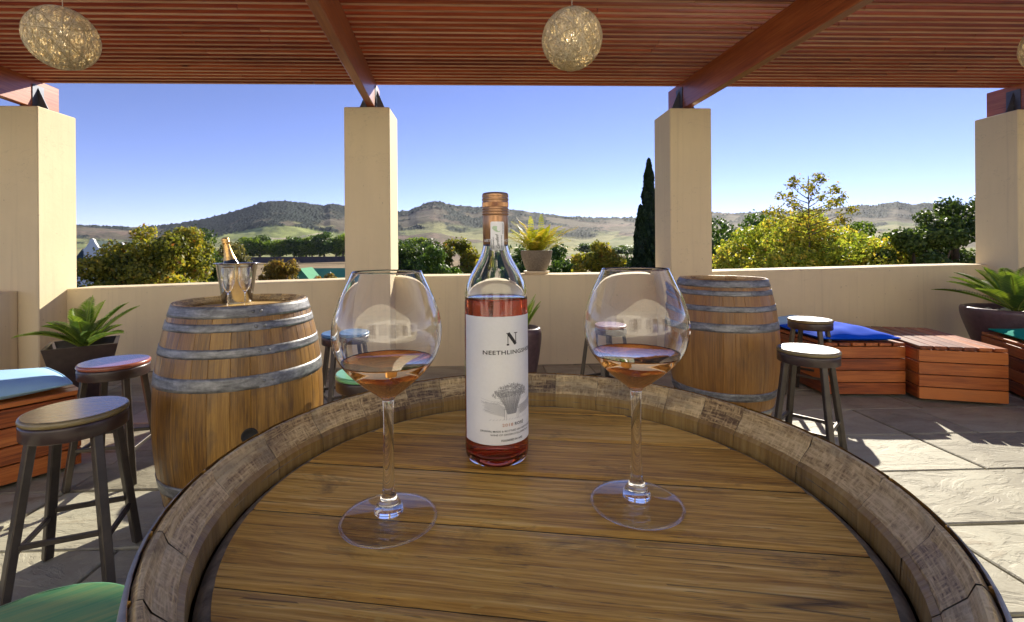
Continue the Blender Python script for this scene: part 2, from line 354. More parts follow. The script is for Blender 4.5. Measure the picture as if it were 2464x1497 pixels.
# ================================================================ SETTING
# ---- paved terrace: real slabs over a grout bed
def stone():
    m = NT('riven_sandstone'); o = m.obj(); t = m.attr('tone').outputs['Fac']
    mp = m.map(o, (1.8, 4.2, 4.2), (0, 0, RD(-38))); r1 = m.noise(mp, 1.3, 7, .62, 1.6); r2 = m.noise(o, 3, 5, .6, .5); r3 = m.noise(o, 60, 4, .6)
    f = m.math('ADD', m.math('MULTIPLY', r1, .5), m.math('ADD', m.math('MULTIPLY', r2, .35), m.math('MULTIPLY', r3, .15)))
    pit = m.ramp(m.noise(o, 38, 5, .7), [(.62, (0, 0, 0)), (.7, (1, 1, 1))])
    f = m.math('ADD', m.math('SUBTRACT', f, m.math('MULTIPLY', pit, .1)), m.math('MULTIPLY', m.math('SUBTRACT', t, .5), .25))
    c = m.ramp(f, [(.3, (.19, .17, .12)), (.48, (.32, .295, .215)), (.64, (.41, .39, .29)), (.75, (.28, .23, .15))])
    m.set(Base_Color=c, Roughness=.68, Specular_IOR_Level=.35)
    edge = m.ramp(r1, [(.40, (0, 0, 0)), (.47, (.6, .6, .6)), (.56, (.65, .65, .65)), (.60, (1, 1, 1))])
    m.bump(m.math('ADD', m.math('MULTIPLY', edge, 1.0), m.math('ADD', m.math('MULTIPLY', r2, .6), m.math('MULTIPLY', r3, .25))), .5, .008); return m.m
M['stone'] = stone(); M['grout'] = plain('grout', (.2, .17, .13), .9, 0, .2, 40)
fl = MB(); r_ = random.Random(3)
y = -4.9; k = 0
while y < 5.2:
    d = r_.choice((.44, .45, .46)); x = -7.2 + r_.random()*.6
    while x < 8.2:
        wd = r_.choice((.45, .62, .75, .9, 1.0))
        n = 3; zt = .0+r_.uniform(-.0025, .0025); g = .006
        x0, x1, y0, y1 = x+g, x+wd-g, y+g, y+d-g
        pts = [(x0, y0), ((x0+x1)/2, y0+r_.uniform(-.003, .003)), (x1, y0), (x1+r_.uniform(-.004, .004), (y0+y1)/2), (x1, y1), ((x0+x1)/2, y1+r_.uniform(-.003, .003)), (x0, y1), (x0+r_.uniform(-.004, .004), (y0+y1)/2)]
        sk = .12*0
        V = [(p[0], p[1], zt-.03) for p in pts]+[(p[0], p[1], zt-.004) for p in pts]+[(p[0]+(.006 if p[0] < (x0+x1)/2 else -.006), p[1]+(.006 if p[1] < (y0+y1)/2 else -.006), zt) for p in pts]
        F = [(i, (i+1) % 8, 8+(i+1) % 8, 8+i) for i in range(8)]+[(8+i, 8+(i+1) % 8, 16+(i+1) % 8, 16+i) for i in range(8)]+[tuple(range(16, 24))]
        fl.add(V, F, r_.random()); x += wd
    y += d
fl.box((.5, .15, -.062), (15.6, 10.2, .1), mi=1, tone=.5)
tag(fl.build('terrace_floor', [M['stone'], M['grout']], fix=False), kind='structure')
sl = MB(); sl.box((.5, .15, -1.9), (15.6, 10.3, 3.56)); tag(sl.build('terrace_base', M['plaster']), kind='structure')

# ---- pillars and parapets
PF, PB = 4.3, 4.7
ztop = 2.455
def pillar(x0, x1, label):
    b = MB(); b.box(((x0+x1)/2, (PF+PB)/2, ztop/2), (x1-x0, PB-PF, ztop), bev=.008)
    o = b.build('pillar', M['plaster']); tag(o, label, 'pillar', 'rendered pillars holding the pergola')
    return o
PX = [(-4.38, -3.955), (-1.247, -.832), (1.776, 2.17), (5.17, 5.57)]
pillar(*PX[0], 'cream pillar at the left end whose inner side is in bright sun')
pillar(*PX[1], 'cream pillar between the left barrel and the wine bottle')
pillar(*PX[2], 'cream pillar standing behind the right barrel')
pillar(*PX[3], 'cream pillar at the right end beside the large palm pot')
WF, WB = 4.58, 4.93
def parapet(x0, x1, z0, z1, label):
    b = MB(); n = 14; V = []; F = []
    prof = [(WF, 0), (WF, -.015), (WF+.012, -.004), (WF+.03, 0), (WB-.03, 0), (WB-.012, -.004), (WB, -.015), (WB, 0)]
    for i in range(n+1):
        x = x0+(x1-x0)*i/n; zt = z0+(z1-z0)*i/n + (random.uniform(-.0015, .0015) if 0 < i < n else 0)
        for k, (yy, dz) in enumerate(prof): V.append((x, yy, 0. if k in (0, 7) else zt+dz))
    P = len(prof)
    for i in range(n):
        for k in range(P-1): F.append((i*P+k, (i+1)*P+k, (i+1)*P+k+1, i*P+k+1))
    F += [tuple(range(P)), tuple(reversed(range(n*P, n*P+P)))]
    b.add(V, F, .5); o = b.build('parapet_wall', M['plaster']); tag(o, label, 'wall', 'low parapet walls between the pillars'); return o
parapet(-3.957, -1.245, .795, .862, 'low cream wall behind the left barrel and the palm in the square pot')
parapet(-.834, 1.778, .885, .892, 'low cream wall in the middle bay with the fern pot standing on it')
parapet(2.168, 5.172, .905, .955, 'low cream wall in the right bay behind the blue cushion')
b = MB(); b.box((-5.2, 4.21, .4), (2.14, .17, .8), bev=.006); tag(b.build('side_wall', M['plaster']), 'low cream wall running out of the picture in front of the leftmost pillar', 'wall')
b = MB(); b.box((6.5, 4.2, 1.3), (1.85, .3, 2.6), bev=.006); tag(b.build('side_wall', M['plaster']), 'tall cream wall continuing beyond the rightmost pillar', 'wall')
# ---- house behind the viewer (sunlit, seen in reflections)
M['whitewall_'] = plaster('white_rendered_wall', (.84, .8, .7))
hb = empty('restaurant_building', (0, -4.2, 0)); tag(hb, 'cream restaurant front with gridded windows facing the terrace', 'building')
b = MB(); b.box((0, -.2, 2.2), (16, .3, 4.4)); b.build('wall', M['whitewall_'], hb)
M['dark_pane'] = plain('window_pane', (.05, .06, .08), .05, 0, .1, 3)
M['whitewood'] = plain('white_paint', (.75, .74, .7), .45, 0, .04, 20)
for wx in (-5, -1.9, 1.9, 5):
    b = MB()
    for i in range(5): b.box((wx-.9+i*.45, 0, 1.5), (.05, .07, 2.0))
    for i in range(5): b.box((wx, .004, .5+i*.5), (1.88, .066, .05))
    f = b.build('window', M['whitewood'], hb); b = MB(); b.box((wx, -.03, 1.5), (1.8, .03, 2.)); b.build('pane', M['dark_pane'], f)

# ---- pergola
ZS = HC+1.60; ZB = HC+1.335
pg = empty('pergola', (0, 4.5, 0)); tag(pg, 'red varnished timber pergola roof of close slats on four heavy beams', 'pergola roof')
y = 4.57-.025; i = 0
while y > 1.9:
    b = MB(); x = -7.6
    while x < 8.6:
        L = random.choice((2.4, 3.0, 3.6)); b.box((x+L/2, y-4.5, ZS+.034+random.uniform(-.0015, .0015)), (L-.003, .026+random.uniform(-.001, .001), .068), bev=.003); b.box((x+L/2, y-4.5, ZS-.0025), (L-.003, .022, .005), mi=1, bev=.0015); x += L  # thin strip below each slat carries the painted light of its underside
    b.build('slat', [M['cedar'], M['cedar_lit_edge']], pg); y -= .078; i += 1
def beam(pxy, cx):
    # a beam over each pillar, running toward the house slightly skewed
    b = MB(); L = 2.95; a = RD(-3.8)
    Mx = Matrix.Rotation(-a, 3, 'Z')
    c0 = Vector((cx, 4.72-4.5, ZB+.13)); d = Mx @ Vector((0, -1, 0)); c = c0+d*(L/2)
    b.box(c, (.07, L, .262), M=Mx, grain=1, bev=.004)
    o = b.build('beam', M['beam'], pg)
    s = MB()
    pb = c0+d*.24
    for sx in (-1, 1):
        q = Mx @ Vector((sx*.0385, 0, 0)); s.box((pb.x+q.x, pb.y+q.y, ZB+.09), (.006, .12, .24), M=Mx)
        q1 = Mx @ Vector((sx*.043, 0, 0)); q2 = Mx @ Vector((sx*.135, 0, 0)); zz = ztop+.006
        for t in (-.004, .004):
            pass
        V = []
        for t in (-.004, .004):
            off = d*t
            for q_, z_ in ((q1, zz), (q2, zz), (q1, ZB+.19)): V.append((pb.x+q_.x+off.x, pb.y+q_.y+off.y, z_))
        s.add(V, [(0, 1, 2), (5, 4, 3), (0, 3, 4, 1), (1, 4, 5, 2), (2, 5, 3, 0)])
    s.box((pb.x, pb.y, ztop+.008), (.3, .16, .012), M=Mx)
    for sx in (-1, 1):
        for zz in (.05, .13):
            q = Mx @ Vector((sx*.043, 0, 0)); s.lathe([(0, .008), (.01, .008), (.012, 0), (0, 0)], 8, (pb.x+q.x, pb.y+q.y, ZB+zz), M=Matrix.Rotation(sx*pi/2, 3, 'Y'))
    s.box((pb.x, pb.y, (ztop+.014+ZB)/2-.001), (.06, .1, ZB-ztop-.018), M=Mx)
    s.build('bracket', M['shoe'], o)
for cx in (-4.17, -1.045, 1.965, 5.36): beam(None, cx)

# ================================================================ LANDSCAPE
def ridge(px):
    K = [(-900, 560), (0, 545), (190, 537), (330, 543), (400, 541), (450, 535), (500, 527), (560, 512), (600, 500), (640, 487), (665, 484), (700, 484), (735, 488), (770, 493), (785, 495), (800, 490), (828, 494), (860, 500), (905, 508), (955, 510), (985, 506), (1005, 497), (1045, 486), (1065, 487), (1075, 490), (1100, 495), (1140, 500), (1170, 497), (1200, 500), (1230, 506), (1260, 507), (1290, 514), (1330, 519), (1360, 524), (1430, 527), (1530, 527), (1620, 520), (1717, 515), (1800, 517), (1900, 514), (2030, 506), (2100, 499), (2130, 500), (2190, 490), (2230, 497), (2260, 492), (2330, 499), (2464, 505), (2900, 520), (3500, 540)]
    return np.interp(px, [a for a, _ in K], [b for _, b in K])
nx, nyn = 1750, 160
pxs = np.concatenate([np.linspace(-6000, -520, 150), np.linspace(-500, 2900, nx-300), np.linspace(2920, 8400, 150)])
rr = np.concatenate([[5, 20, 60, 120, 200, 280], np.linspace(350, 2300, nyn), [2500, 3000]])
def vnoise(u, v, seed, oct=4):
    r = np.random.default_rng(seed); out = 0; amp = 1
    for o in range(oct):
        G = r.random((64, 64)); uu = u*2**o; vv = v*2**o; i = np.floor(uu).astype(int); j = np.floor(vv).astype(int); fu = uu-i; fv = vv-j
        fu = fu*fu*(3-2*fu); fv = fv*fv*(3-2*fv); g = lambda a, b_: G[a % 64, b_ % 64]
        out = out+amp*((g(i, j)*(1-fu)+g(i+1, j)*fu)*(1-fv)+(g(i, j+1)*(1-fu)+g(i+1, j+1)*fu)*fv); amp *= .5
    return out/(2-2**(1-oct))
PXG, RG = np.meshgrid(pxs, rr)
T = np.clip((RG-350)/1950, 0, 1); rid = ridge(PXG)
n1 = vnoise(PXG/170+5, T*5, 1); n2 = vnoise(PXG/50+9, T*14, 2)
rise = T**1.15; py = 617+(rid-617)*rise + (n1-.5)*34*np.sin(pi*T)*1.0 + (n2-.5)*7*np.sin(pi*np.clip(T, 0, 1))
py = np.minimum(py, 618)
near_z = np.interp(RG, [5, 20, 60, 150, 350], [-3.6, -4.5, -7, -8.2, -5.2])
Z = np.where(RG <= 349, near_z, HC+(598-py)*RG/FPX); Z = np.where(RG > 2350, Z-(RG-2300)*.4, Z)
X = (PXG-1158)/FPX*RG
pyv = 598-(Z-HC)*FPX/RG
# land cover (a real patchwork of forest, scrub, vineyard and field)
def mixc(a, b, f): return a*(1-f[..., None])+np.array(b)*f[..., None]
sm = lambda a, b, x: np.clip((x-a)/(b-a), 0, 1)
cov = np.zeros(PXG.shape+(3,)); cov[:] = (.15, .125, .075)
cov = mixc(cov, (.22, .155, .105), sm(.45, .55, n2))
rel = (617-pyv)/(617-rid)                               # 0 valley .. 1 ridge
vine = sm(.40, .43, n1)*(1-sm(.62, .66, rel+.25*(n1-.5)))*(1-sm(0, .03, (T <= 0).astype(float)))
blk = np.floor(PXG/95+n1*2.5)+np.floor(rel*7+n1*2)*7; bt = (np.sin(blk*12.99)*43758.5) % 1
vcol = np.stack([.19+.12*bt, .22+.07*bt, .08+.04*bt], -1); cov = cov*(1-vine[..., None])+vcol*vine[..., None]
hillL = np.exp(-((PXG-690)/190)**2)
big = (np.abs(PXG-690-(pyv-555)*1.2) < 20+(pyv-541)*6.0)*(pyv > 541)*(pyv < 572)
cov = mixc(cov, (.30, .34, .105), big.astype(float)*(.75+.25*n2))
tan = sm(.0, .06, rel)*(np.abs(pyv-571-(PXG-700)*.01) < 1.6)*(np.abs(PXG-730) < 130); cov = mixc(cov, (.42, .36, .25), tan.astype(float))
trk = (np.abs(pyv-(573-(PXG-690)*.16)) < 1.2)*(PXG > 700)*(PXG < 800); cov = mixc(cov, (.42, .36, .25), trk.astype(float))
scr = (PXG > 640)*(PXG < 900)*(rel > .35)*(1-big); cov = mixc(cov, (.19, .125, .085), scr*.7*sm(.35, .5, n2))
forest = sm(.5, .58, n2*.55+n1*.45+.28*(rel-.62)+.17*hillL)*sm(.38, .5, rel); forest = np.maximum(forest, sm(.9, .95, rel)*sm(.42, .5, n2)*(PXG < 1500))
forest = np.maximum(forest, ((rel > .55)*(PXG < 700)*(PXG > 520)*(n2 > .4)).astype(float)); forest = forest*(1-np.clip(big, 0, 1))
cov = mixc(cov, (.022, .034, .024), np.clip(forest, 0, 1))
fld = ((RG > 100)*(RG < 345)).astype(float); cov = mixc(cov, (.30, .22, .12), fld*.8)
cov = mixc(cov, (.06, .075, .03), (RG < 100).astype(float))
# bumpy tree line where the forest stands
Z = Z + np.clip(forest, 0, 1)*(T > 0)*(RG < 2350)*(rng.random(Z.shape)*.6+rng.random(Z.shape)**3)*RG*.0036
V = np.stack([X, RG, Z], -1).reshape(-1, 3); i = np.arange((len(rr)-1)*nx).reshape(len(rr)-1, nx)[:, :-1].ravel()
F = np.stack([i, i+1, i+1+nx, i+nx], -1)
def hillmat():
    m = NT('hillside_cover'); a = m.n('Attribute', attribute_name='cover').outputs['Color']
    n = m.noise(m.n('NewGeometry').outputs['Position'], .06, 6, .65); n3 = m.noise(m.n('NewGeometry').outputs['Position'], .6, 3, .6)
    c = m.mix(1.0, a, m.ramp(m.math('ADD', m.math('MULTIPLY', n, .6), m.math('MULTIPLY', n3, .4)), [(.35, (.6, .6, .62)), (.65, (1.35, 1.35, 1.3))]), 'MULTIPLY')
    m.set(Base_Color=c, Roughness=.95, Specular_IOR_Level=.1); return m.m
tag(npmesh('hills', V, F, hillmat(), smooth=False, col=np.concatenate([cov, np.ones(cov.shape[:2]+(1,))], -1).reshape(-1, 4)), kind='structure')
g = MB(); g.add([(-9000, -9000, -30), (9000, -9000, -30), (9000, 9000, -30), (-9000, 9000, -30)], [(0, 1, 2, 3)]); tag(g.build('ground', plain('far_ground', (.14, .13, .07), .9, 0, .2, .01)), kind='structure')
g = MB(); g.add([(-600, -600, -3.7), (600, -600, -3.7), (600, 5.1, -3.7), (-600, 5.1, -3.7)], [(0, 1, 2, 3)]); tag(g.build('garden_ground', plain('garden_soil', (.14, .13, .07), .9, 0, .2, .3)), kind='structure')

# ---- trees
G_DARK = [(0, (.035, .065, .018)), (.5, (.075, .13, .03)), (.85, (.14, .2, .05)), (1, (.22, .28, .08))]
G_MID = [(0, (.035, .07, .015)), (.5, (.09, .17, .028)), (1, (.2, .3, .05))]
G_YEL = [(0, (.13, .2, .03)), (.35, (.32, .39, .055)), (.6, (.54, .52, .09)), (.85, (.60, .45, .09)), (1, (.48, .24, .06))]
G_OLV = [(0, (.06, .07, .025)), (.5, (.16, .155, .05)), (1, (.32, .26, .08))]
G_BRN = [(0, (.09, .08, .025)), (.5, (.24, .18, .045)), (1, (.38, .18, .05))]
G_LIM = [(0, (.04, .08, .01)), (.5, (.16, .26, .03)), (1, (.34, .42, .06))]
G_CYP = [(0, (.015, .03, .01)), (.6, (.035, .065, .02)), (1, (.08, .12, .035))]
G_MAP = [(0, (.07, .09, .018)), (.3, (.18, .2, .032)), (.6, (.33, .32, .045)), (.85, (.42, .3, .05)), (1, (.38, .15, .04))]
for k, st in dict(dark=G_DARK, mid=G_MID, yel=G_YEL, olv=G_OLV, brn=G_BRN, lim=G_LIM, cyp=G_CYP, mapl=G_MAP).items(): M['lf_'+k] = leafmat('leaves_'+k, st, .55 if k in ('yel', 'lim', 'mapl', 'brn') else .35)
def leaves(P, N, size, r, asp=.7):
    """rhombic leaf at each point, roughly facing N"""
    n = len(P); d = r.normal(size=(n, 3)); nn = N+r.normal(size=(n, 3))*.7; nn /= np.linalg.norm(nn, axis=1)[:, None]+1e-9
    u = np.cross(nn, d); u /= np.linalg.norm(u, axis=1)[:, None]+1e-9; v = np.cross(nn, u)
    s = (size*(.6+.8*r.random(n)))[:, None]
    V = np.stack([P-u*s, P+v*s*asp*.8+nn*s*.15, P+u*s, P-v*s*asp*.8+nn*s*.15], 1).reshape(-1, 3)
    return V, np.arange(4*n).reshape(n, 4)
def crown(name, seed, rx, rz, n, leaf, mat, parent, z0, lumps=34, lr=.3, shape=None, droop=0, fill=.12):
    r = np.random.default_rng(seed)
    C = []
    while len(C) < lumps:
        p = r.uniform(-1, 1, 3)
        if shape: 
            if abs(p[0]) > shape((p[2]+1)/2) or abs(p[1]) > shape((p[2]+1)/2): continue
        elif (p**2).sum() > 1 or (p**2).sum() < .12: continue
        C.append(p)
    C = np.array(C); sc = np.array([rx*(1-lr*.35), rx*(1-lr*.35), rz*(1-lr*.3)]); Cw = C*sc
    R = rx*lr*r.uniform(.55, 1.25, lumps); k = r.choice(lumps, n, p=R**2/(R**2).sum())
    d = r.normal(size=(n, 3)); d /= np.linalg.norm(d, axis=1)[:, None]; rad = r.uniform(.45, 1.08, n)**.5
    P = Cw[k]+d*(R[k]*rad)[:, None]*np.array([1, 1, .78]); P += r.normal(size=(n, 3))*leaf*.8
    keep = r.random(n) > .0; P = P[keep]; d = d[keep]; k = k[keep]
    V, F = leaves(P, d, leaf, r); tone = np.clip(r.normal(.45, .2, len(P))+(r.random(lumps)[k]-.5)*.35, 0, 1)
    V[:, 2] += z0
    o = npmesh(name, V, F, mat, tone, parent)
    return o, Cw+np.array([0, 0, z0])
def tree(name, px, w, ytop, Y, zb, mat, label, n=9000, leaf=.06, seed=1, aspect=1.0, group=None, lumps=34, lr=.3, kind='crown', trunk_r=.12, crown_h=None, fill=None):
    top = ony(px, ytop, Y); rx = w*Y/FPX/2; h = top.z-zb; rz = (crown_h or min(h*.75, rx*2*aspect))/2
    t = empty(name, (top.x, Y, zb)); tag(t, label, 'tree', group)
    o, C = crown('crown', seed, rx, rz, n, leaf, mat, t, h-rz, lumps, lr)
    b = MB(); r = random.Random(seed); b.tube([(0, 0, 0), (.05*rx, .03, (h-rz)*.6), (0, 0, h-rz*.7)], [trunk_r, trunk_r*.75, trunk_r*.4], 8)
    for q in C[:min(len(C), 16)]:
        s0 = Vector((0, 0, max(h-rz*1.9, h*.25)+r.random()*rz*.6)); q = Vector(q); mid = (s0+q)/2+Vector((0, 0, -.08*rx))
        b.tube([s0, mid, q], [trunk_r*.4, trunk_r*.25, trunk_r*.08], 5)
    b.build('trunk', M['trunk'], t); return t
GL = 'garden trees just outside the terrace'
tree('maple_tree', 388, 240, 531, 13, -4.2, M['lf_mapl'], 'yellow-green autumn maple rising beside the leftmost pillar', 24000, .05, 11, 1.15, GL, 60, .24, crown_h=3.0)
tree('maple_tree', 250, 270, 620, 12, -4.2, M['lf_mapl'], 'low brownish autumn maple in front of the white gabled house', 18000, .052, 12, .8, GL, 34, .26, crown_h=2.4)
tree('bushy_tree', 470, 150, 556, 30, -5, M['lf_dark'], 'dark green bushy tree behind the champagne bucket, left side', 9000, .1, 13, 1, GL, crown_h=5)
tree('bushy_tree', 548, 105, 560, 34, -5.2, M['lf_olv'], 'grey olive tree just left of the gold foiled bottle neck', 7000, .1, 14, 1.2, GL, crown_h=5)
tree('maple_tree', 668, 100, 612, 14, -4.3, M['lf_brn'], 'small reddish brown maple right of the ice bucket', 7000, .045, 15, 1.1, GL, 22, .3, crown_h=1.6)
tree('maple_tree', 788, 62, 650, 14, -4.3, M['lf_brn'], 'tiny maple top in front of the green roof', 2500, .04, 16, 1, GL, 12, .34, crown_h=1.0)
tree('bushy_tree', 1000, 170, 563, 28, -5, M['lf_dark'], 'dark round tree right beside the second pillar', 13000, .085, 17, 1, GL, crown_h=5)
tree('bushy_tree', 925, 150, 560, 29, -5, M['lf_mid'], 'green tree partly hidden by the second pillar', 8000, .09, 27, 1, GL, crown_h=5)
tree('bushy_tree', 1110, 120, 560, 22, -4.8, M['lf_mapl'], 'olive brown tree just left of the wine bottle neck', 12000, .07, 18, 1.2, GL, crown_h=4)
tree('bushy_tree', 1225, 130, 566, 30, -5, M['lf_mid'], 'dark tree behind the wine bottle and the fern pot', 9000, .09, 19, 1, GL, crown_h=5)
tree('bushy_tree', 1345, 110, 592, 26, -5, M['lf_mid'], 'mid green bush right of the fern pot', 8000, .08, 20, 1, GL, crown_h=4)
tree('maple_tree', 1425, 155, 578, 16, -4.4, M['lf_mapl'], 'yellow-green maple between the fern pot and the cypresses', 11000, .055, 21, 1.3, GL, 26, .25, crown_h=2.6)
tree('bushy_tree', 1500, 120, 612, 34, -5, M['lf_dark'], 'low dark tree behind the rim of the right glass', 6000, .1, 22, 1, GL, crown_h=4)
tree('lime_tree', 2050, 210, 516, 17, -4.4, M['lf_lim'], 'bright lime green tree behind the large yellow maple', 14000, .06, 23, 1.2, GL, 30, .26, crown_h=3.4)
tree('lime_tree', 1775, 240, 514, 16, -4.4, M['lf_mid'], 'mid green tree right of the third pillar behind the yellow maple', 24000, .06, 24, 1.2, GL, 60, .26, crown_h=3.4)
tree('maple_tree', 1925, 430, 524, 11, -4.1, M['lf_yel'], 'large golden yellow maple filling the right bay above the wall', 44000, .042, 25, .6, GL, 100, .2, crown_h=2.6)
tree('maple_tree', 2030, 210, 566, 10.4, -4.1, M['lf_yel'], 'small golden maple in front of the large yellow one', 9000, .04, 29, .8, GL, 30, .25, crown_h=1.6)
tree('evergreen_tree', 2300, 300, 462, 9.5, -4.0, M['lf_dark'], 'tall dark green tree left of the rightmost pillar', 22000, .042, 26, 1.2, GL, 52, .22, crown_h=3.0)
tree('evergreen_tree', 2225, 180, 520, 9, -4.0, M['lf_dark'], 'lower dark green tree in front of the tall dark one', 11000, .04, 28, 1.0, GL, 30, .25, crown_h=2.2)
tree('bushy_tree', 1060, 110, 590, 18, -4.6, M['lf_mid'], 'mid green bush low between the olive tree and the dark round tree', 9000, .06, 51, .8, GL, 30, .26, crown_h=2.2)
tree('bushy_tree', 1290, 150, 606, 20, -4.6, M['lf_mid'], 'green bush low behind the fern pot', 10000, .06, 52, .8, GL, 30, .26, crown_h=2.4)
tree('maple_tree', 1480, 90, 618, 15, -4.4, M['lf_mapl'], 'small golden maple left of the shorter cypress', 6000, .05, 53, .8, GL, 22, .26, crown_h=1.6)
# sparse tree top
tp = ony(1945, 438, 10); t = empty('young_tree', (tp.x, 10, -4.1)); tag(t, 'sparse brown-leaved young tree standing above the golden maple', 'tree', GL)
r = random.Random(5); b = MB(); hh = tp.z+4.1; b.tube([(0, 0, 0), (.02, 0, hh*.6), (0, 0, hh*1.02)], [.05, .03, .006], 6); tips = []
for q in range(24):
    z = hh-.05-1.05*(q/24)**.9; a = q*2.4; L = .14+.80*min(1, ((hh-z)/.85))**.9*r.uniform(.7, 1.12); e = Vector((cos(a)*L, sin(a)*L, z+.1+.1*r.random())); s0 = Vector((0, 0, z-.12)); md = (s0+e)/2+Vector((0, 0, -.02))
    b.tube([s0, md, e], [.012, .008, .003], 5); tips += [e, e, e, (md+e)/2]
b.build('trunk', M['trunk'], t); rg = np.random.default_rng(9); tips = np.array(tips); kk = rg.integers(0, len(tips), 2000); P = tips[kk]+rg.normal(size=(2000, 3))*np.array([.06, .06, .045])
V, F = leaves(P, rg.normal(size=P.shape), .032, rg); npmesh('crown', V, F, M['lf_mapl'], rg.random(2000)*.9, t)
def cypress(px, w, ytop, Y, label, seed, zb=-4.5):
    top = ony(px, ytop, Y); h = top.z-zb; R = w*Y/FPX/2; r = np.random.default_rng(seed); n = 14000; z = r.random(n)**.85; th = r.random(n)*2*pi
    rad = R*np.clip(1.06*np.minimum(1, (1-z)**.62*1.45), 0, 1)*(.72+.34*r.random(n))*(1+.17*np.sin(th*5+z*40)+.14*np.sin(th*3-z*23)+.1*np.sin(th*2+z*71))
    P = np.stack([rad*np.cos(th), rad*np.sin(th), .6+z*(h-.6)], -1); N = np.stack([np.cos(th), np.sin(th), np.full(n, .3)], -1)
    t = empty('cypress_tree', (top.x, Y, zb)); tag(t, label, 'tree', 'cypress trees'); V, F = leaves(P, N, .075, r, 1.2); V[:, 2] = V[:, 2]
    V = V.reshape(-1, 4, 3); V[:, :, 2] = V[:, :, 2].mean(1, keepdims=True)+(V[:, :, 2]-V[:, :, 2].mean(1, keepdims=True))*1.7; V = V.reshape(-1, 3)
    npmesh('crown', V, F, M['lf_cyp'], np.clip(r.normal(.45, .25, n), 0, 1), t); b = MB(); b.tube([(0, 0, 0), (0, 0, h*.8)], [.12, .03], 8); b.build('trunk', M['trunk'], t)
cypress(1561, 46, 386, 22, 'tallest dark cypress, its side hidden by the third pillar', 31)
cypress(1541, 40, 498, 20, 'shorter dark cypress in front of the tallest one', 32)
cypress(1482, 26, 618, 30, 'small cypress tip between the maple and the two tall cypresses', 33)
# hedge-row of trees across the valley
proto = None
for i, (px, w_, yt) in enumerate([(592, 46, 572), (618, 40, 570), (645, 44, 580), (672, 42, 578), (700, 44, 574), (724, 44, 568), (748, 40, 572), (772, 44, 563), (797, 44, 566), (822, 42, 563), (850, 44, 566), (965, 44, 575), (1010, 44, 572), (1420, 46, 588), (1466, 44, 592), (1515, 44, 590), (1590, 44, 590)]):
    top = ony(px, yt, 300); zb = -4.5
    if proto is None:
        proto = []
        for mk, sd in (('lf_lim', 41), ('lf_mid', 42), ('lf_mid', 43)):
            t = empty('valley_tree', (0, 0, 0)); crown('crown', sd, 1, 1, 2600, .085, M[mk], t, 1.25, 26, .3); b = MB(); b.tube([(0, 0, 0), (0, 0, 1.2)], [.08, .05], 6); b.build('trunk', M['trunk'], t); proto.append([t, False])
    pr = proto[i % 3]; t = copy_tree(pr[0]) if pr[1] else pr[0]; pr[1] = True
    hgt = top.z-zb; t.location = (top.x, 300+(i*37 % 11), zb); t.scale = (w_*300/FPX*.85, w_*300/FPX*.7, hgt/2.1); t.rotation_euler = (0, 0, i*1.3)
    tag(t, 'round green tree in the row across the valley behind the vineyard wall', 'tree', 'row of trees across the valley')
b = MB(); p0 = ony(560, 612, 262); p1 = ony(905, 612, 262); b.box(((p0.x+p1.x)/2, 262, -4.2), (p1.x-p0.x, 1.2, 3.0)); tag(b.build('field_wall', plain('dark_field_wall', (.06, .05, .055), .9, 0, .3, .5)), 'long dark wall at the far edge of the brown field', 'wall')
# green-roofed sheds
def gable(name, c, L, W_, hw, hr, rot, mr, mw, label, cat='building'):
    t = empty(name, c, rot); tag(t, label, cat)
    b = MB(); V = [(-L/2, -W_/2, 0), (L/2, -W_/2, 0), (L/2, W_/2, 0), (-L/2, W_/2, 0), (-L/2, -W_/2, hw), (L/2, -W_/2, hw), (L/2, W_/2, hw), (-L/2, W_/2, hw), (-L/2, 0, hw+hr-.1), (L/2, 0, hw+hr-.1)]
    b.add(V, [(0, 1, 5, 4), (2, 3, 7, 6), (1, 2, 6, 9, 5), (3, 0, 4, 8, 7)]); b.build('wall', mw, t)
    b = MB(); e = .5; V = []
    for s in (-1, 1):
        a = [(-L/2-e, s*(W_/2+e), hw-hr*e/(W_/2)), (L/2+e, s*(W_/2+e), hw-hr*e/(W_/2)), (L/2+e, 0, hw+hr), (-L/2-e, 0, hw+hr)]
        V = a+[(x, y, z-.12) for x, y, z in a]; b.add(V, [(0, 1, 2, 3), (7, 6, 5, 4), (0, 4, 5, 1), (1, 5, 6, 2), (2, 6, 7, 3), (3, 7, 4, 0)])
    b.build('roof', mr, t)
    return t
M['greenroof'] = plain('green_metal_roof', (.14, .36, .2), .9, 0, .08, .8, 0, 0, .1); M['whitewall'] = plain('white_lime_wall', (.8, .78, .72), .8, 0, .05, 2); M['thatch'] = plain('dark_thatch', (.05, .075, .07), .95, 0, .3, 3, .5)
p = ony(800, 660, 70); gable('farm_shed', (p.x+1.5, 70, -5.9), 11, 5, 2.6, 1.7, 0, M['greenroof'], M['whitewall'], 'long shed with a green metal roof beyond the wall, left of the second pillar')
p = ony(737, 660, 66); gable('farm_shed', (p.x, 66, -6.25), 3.2, 3.2, 3.0, 1.9, RD(88), M['greenroof'], M['greenroof'], 'small green gabled shed at the left end of the long shed')
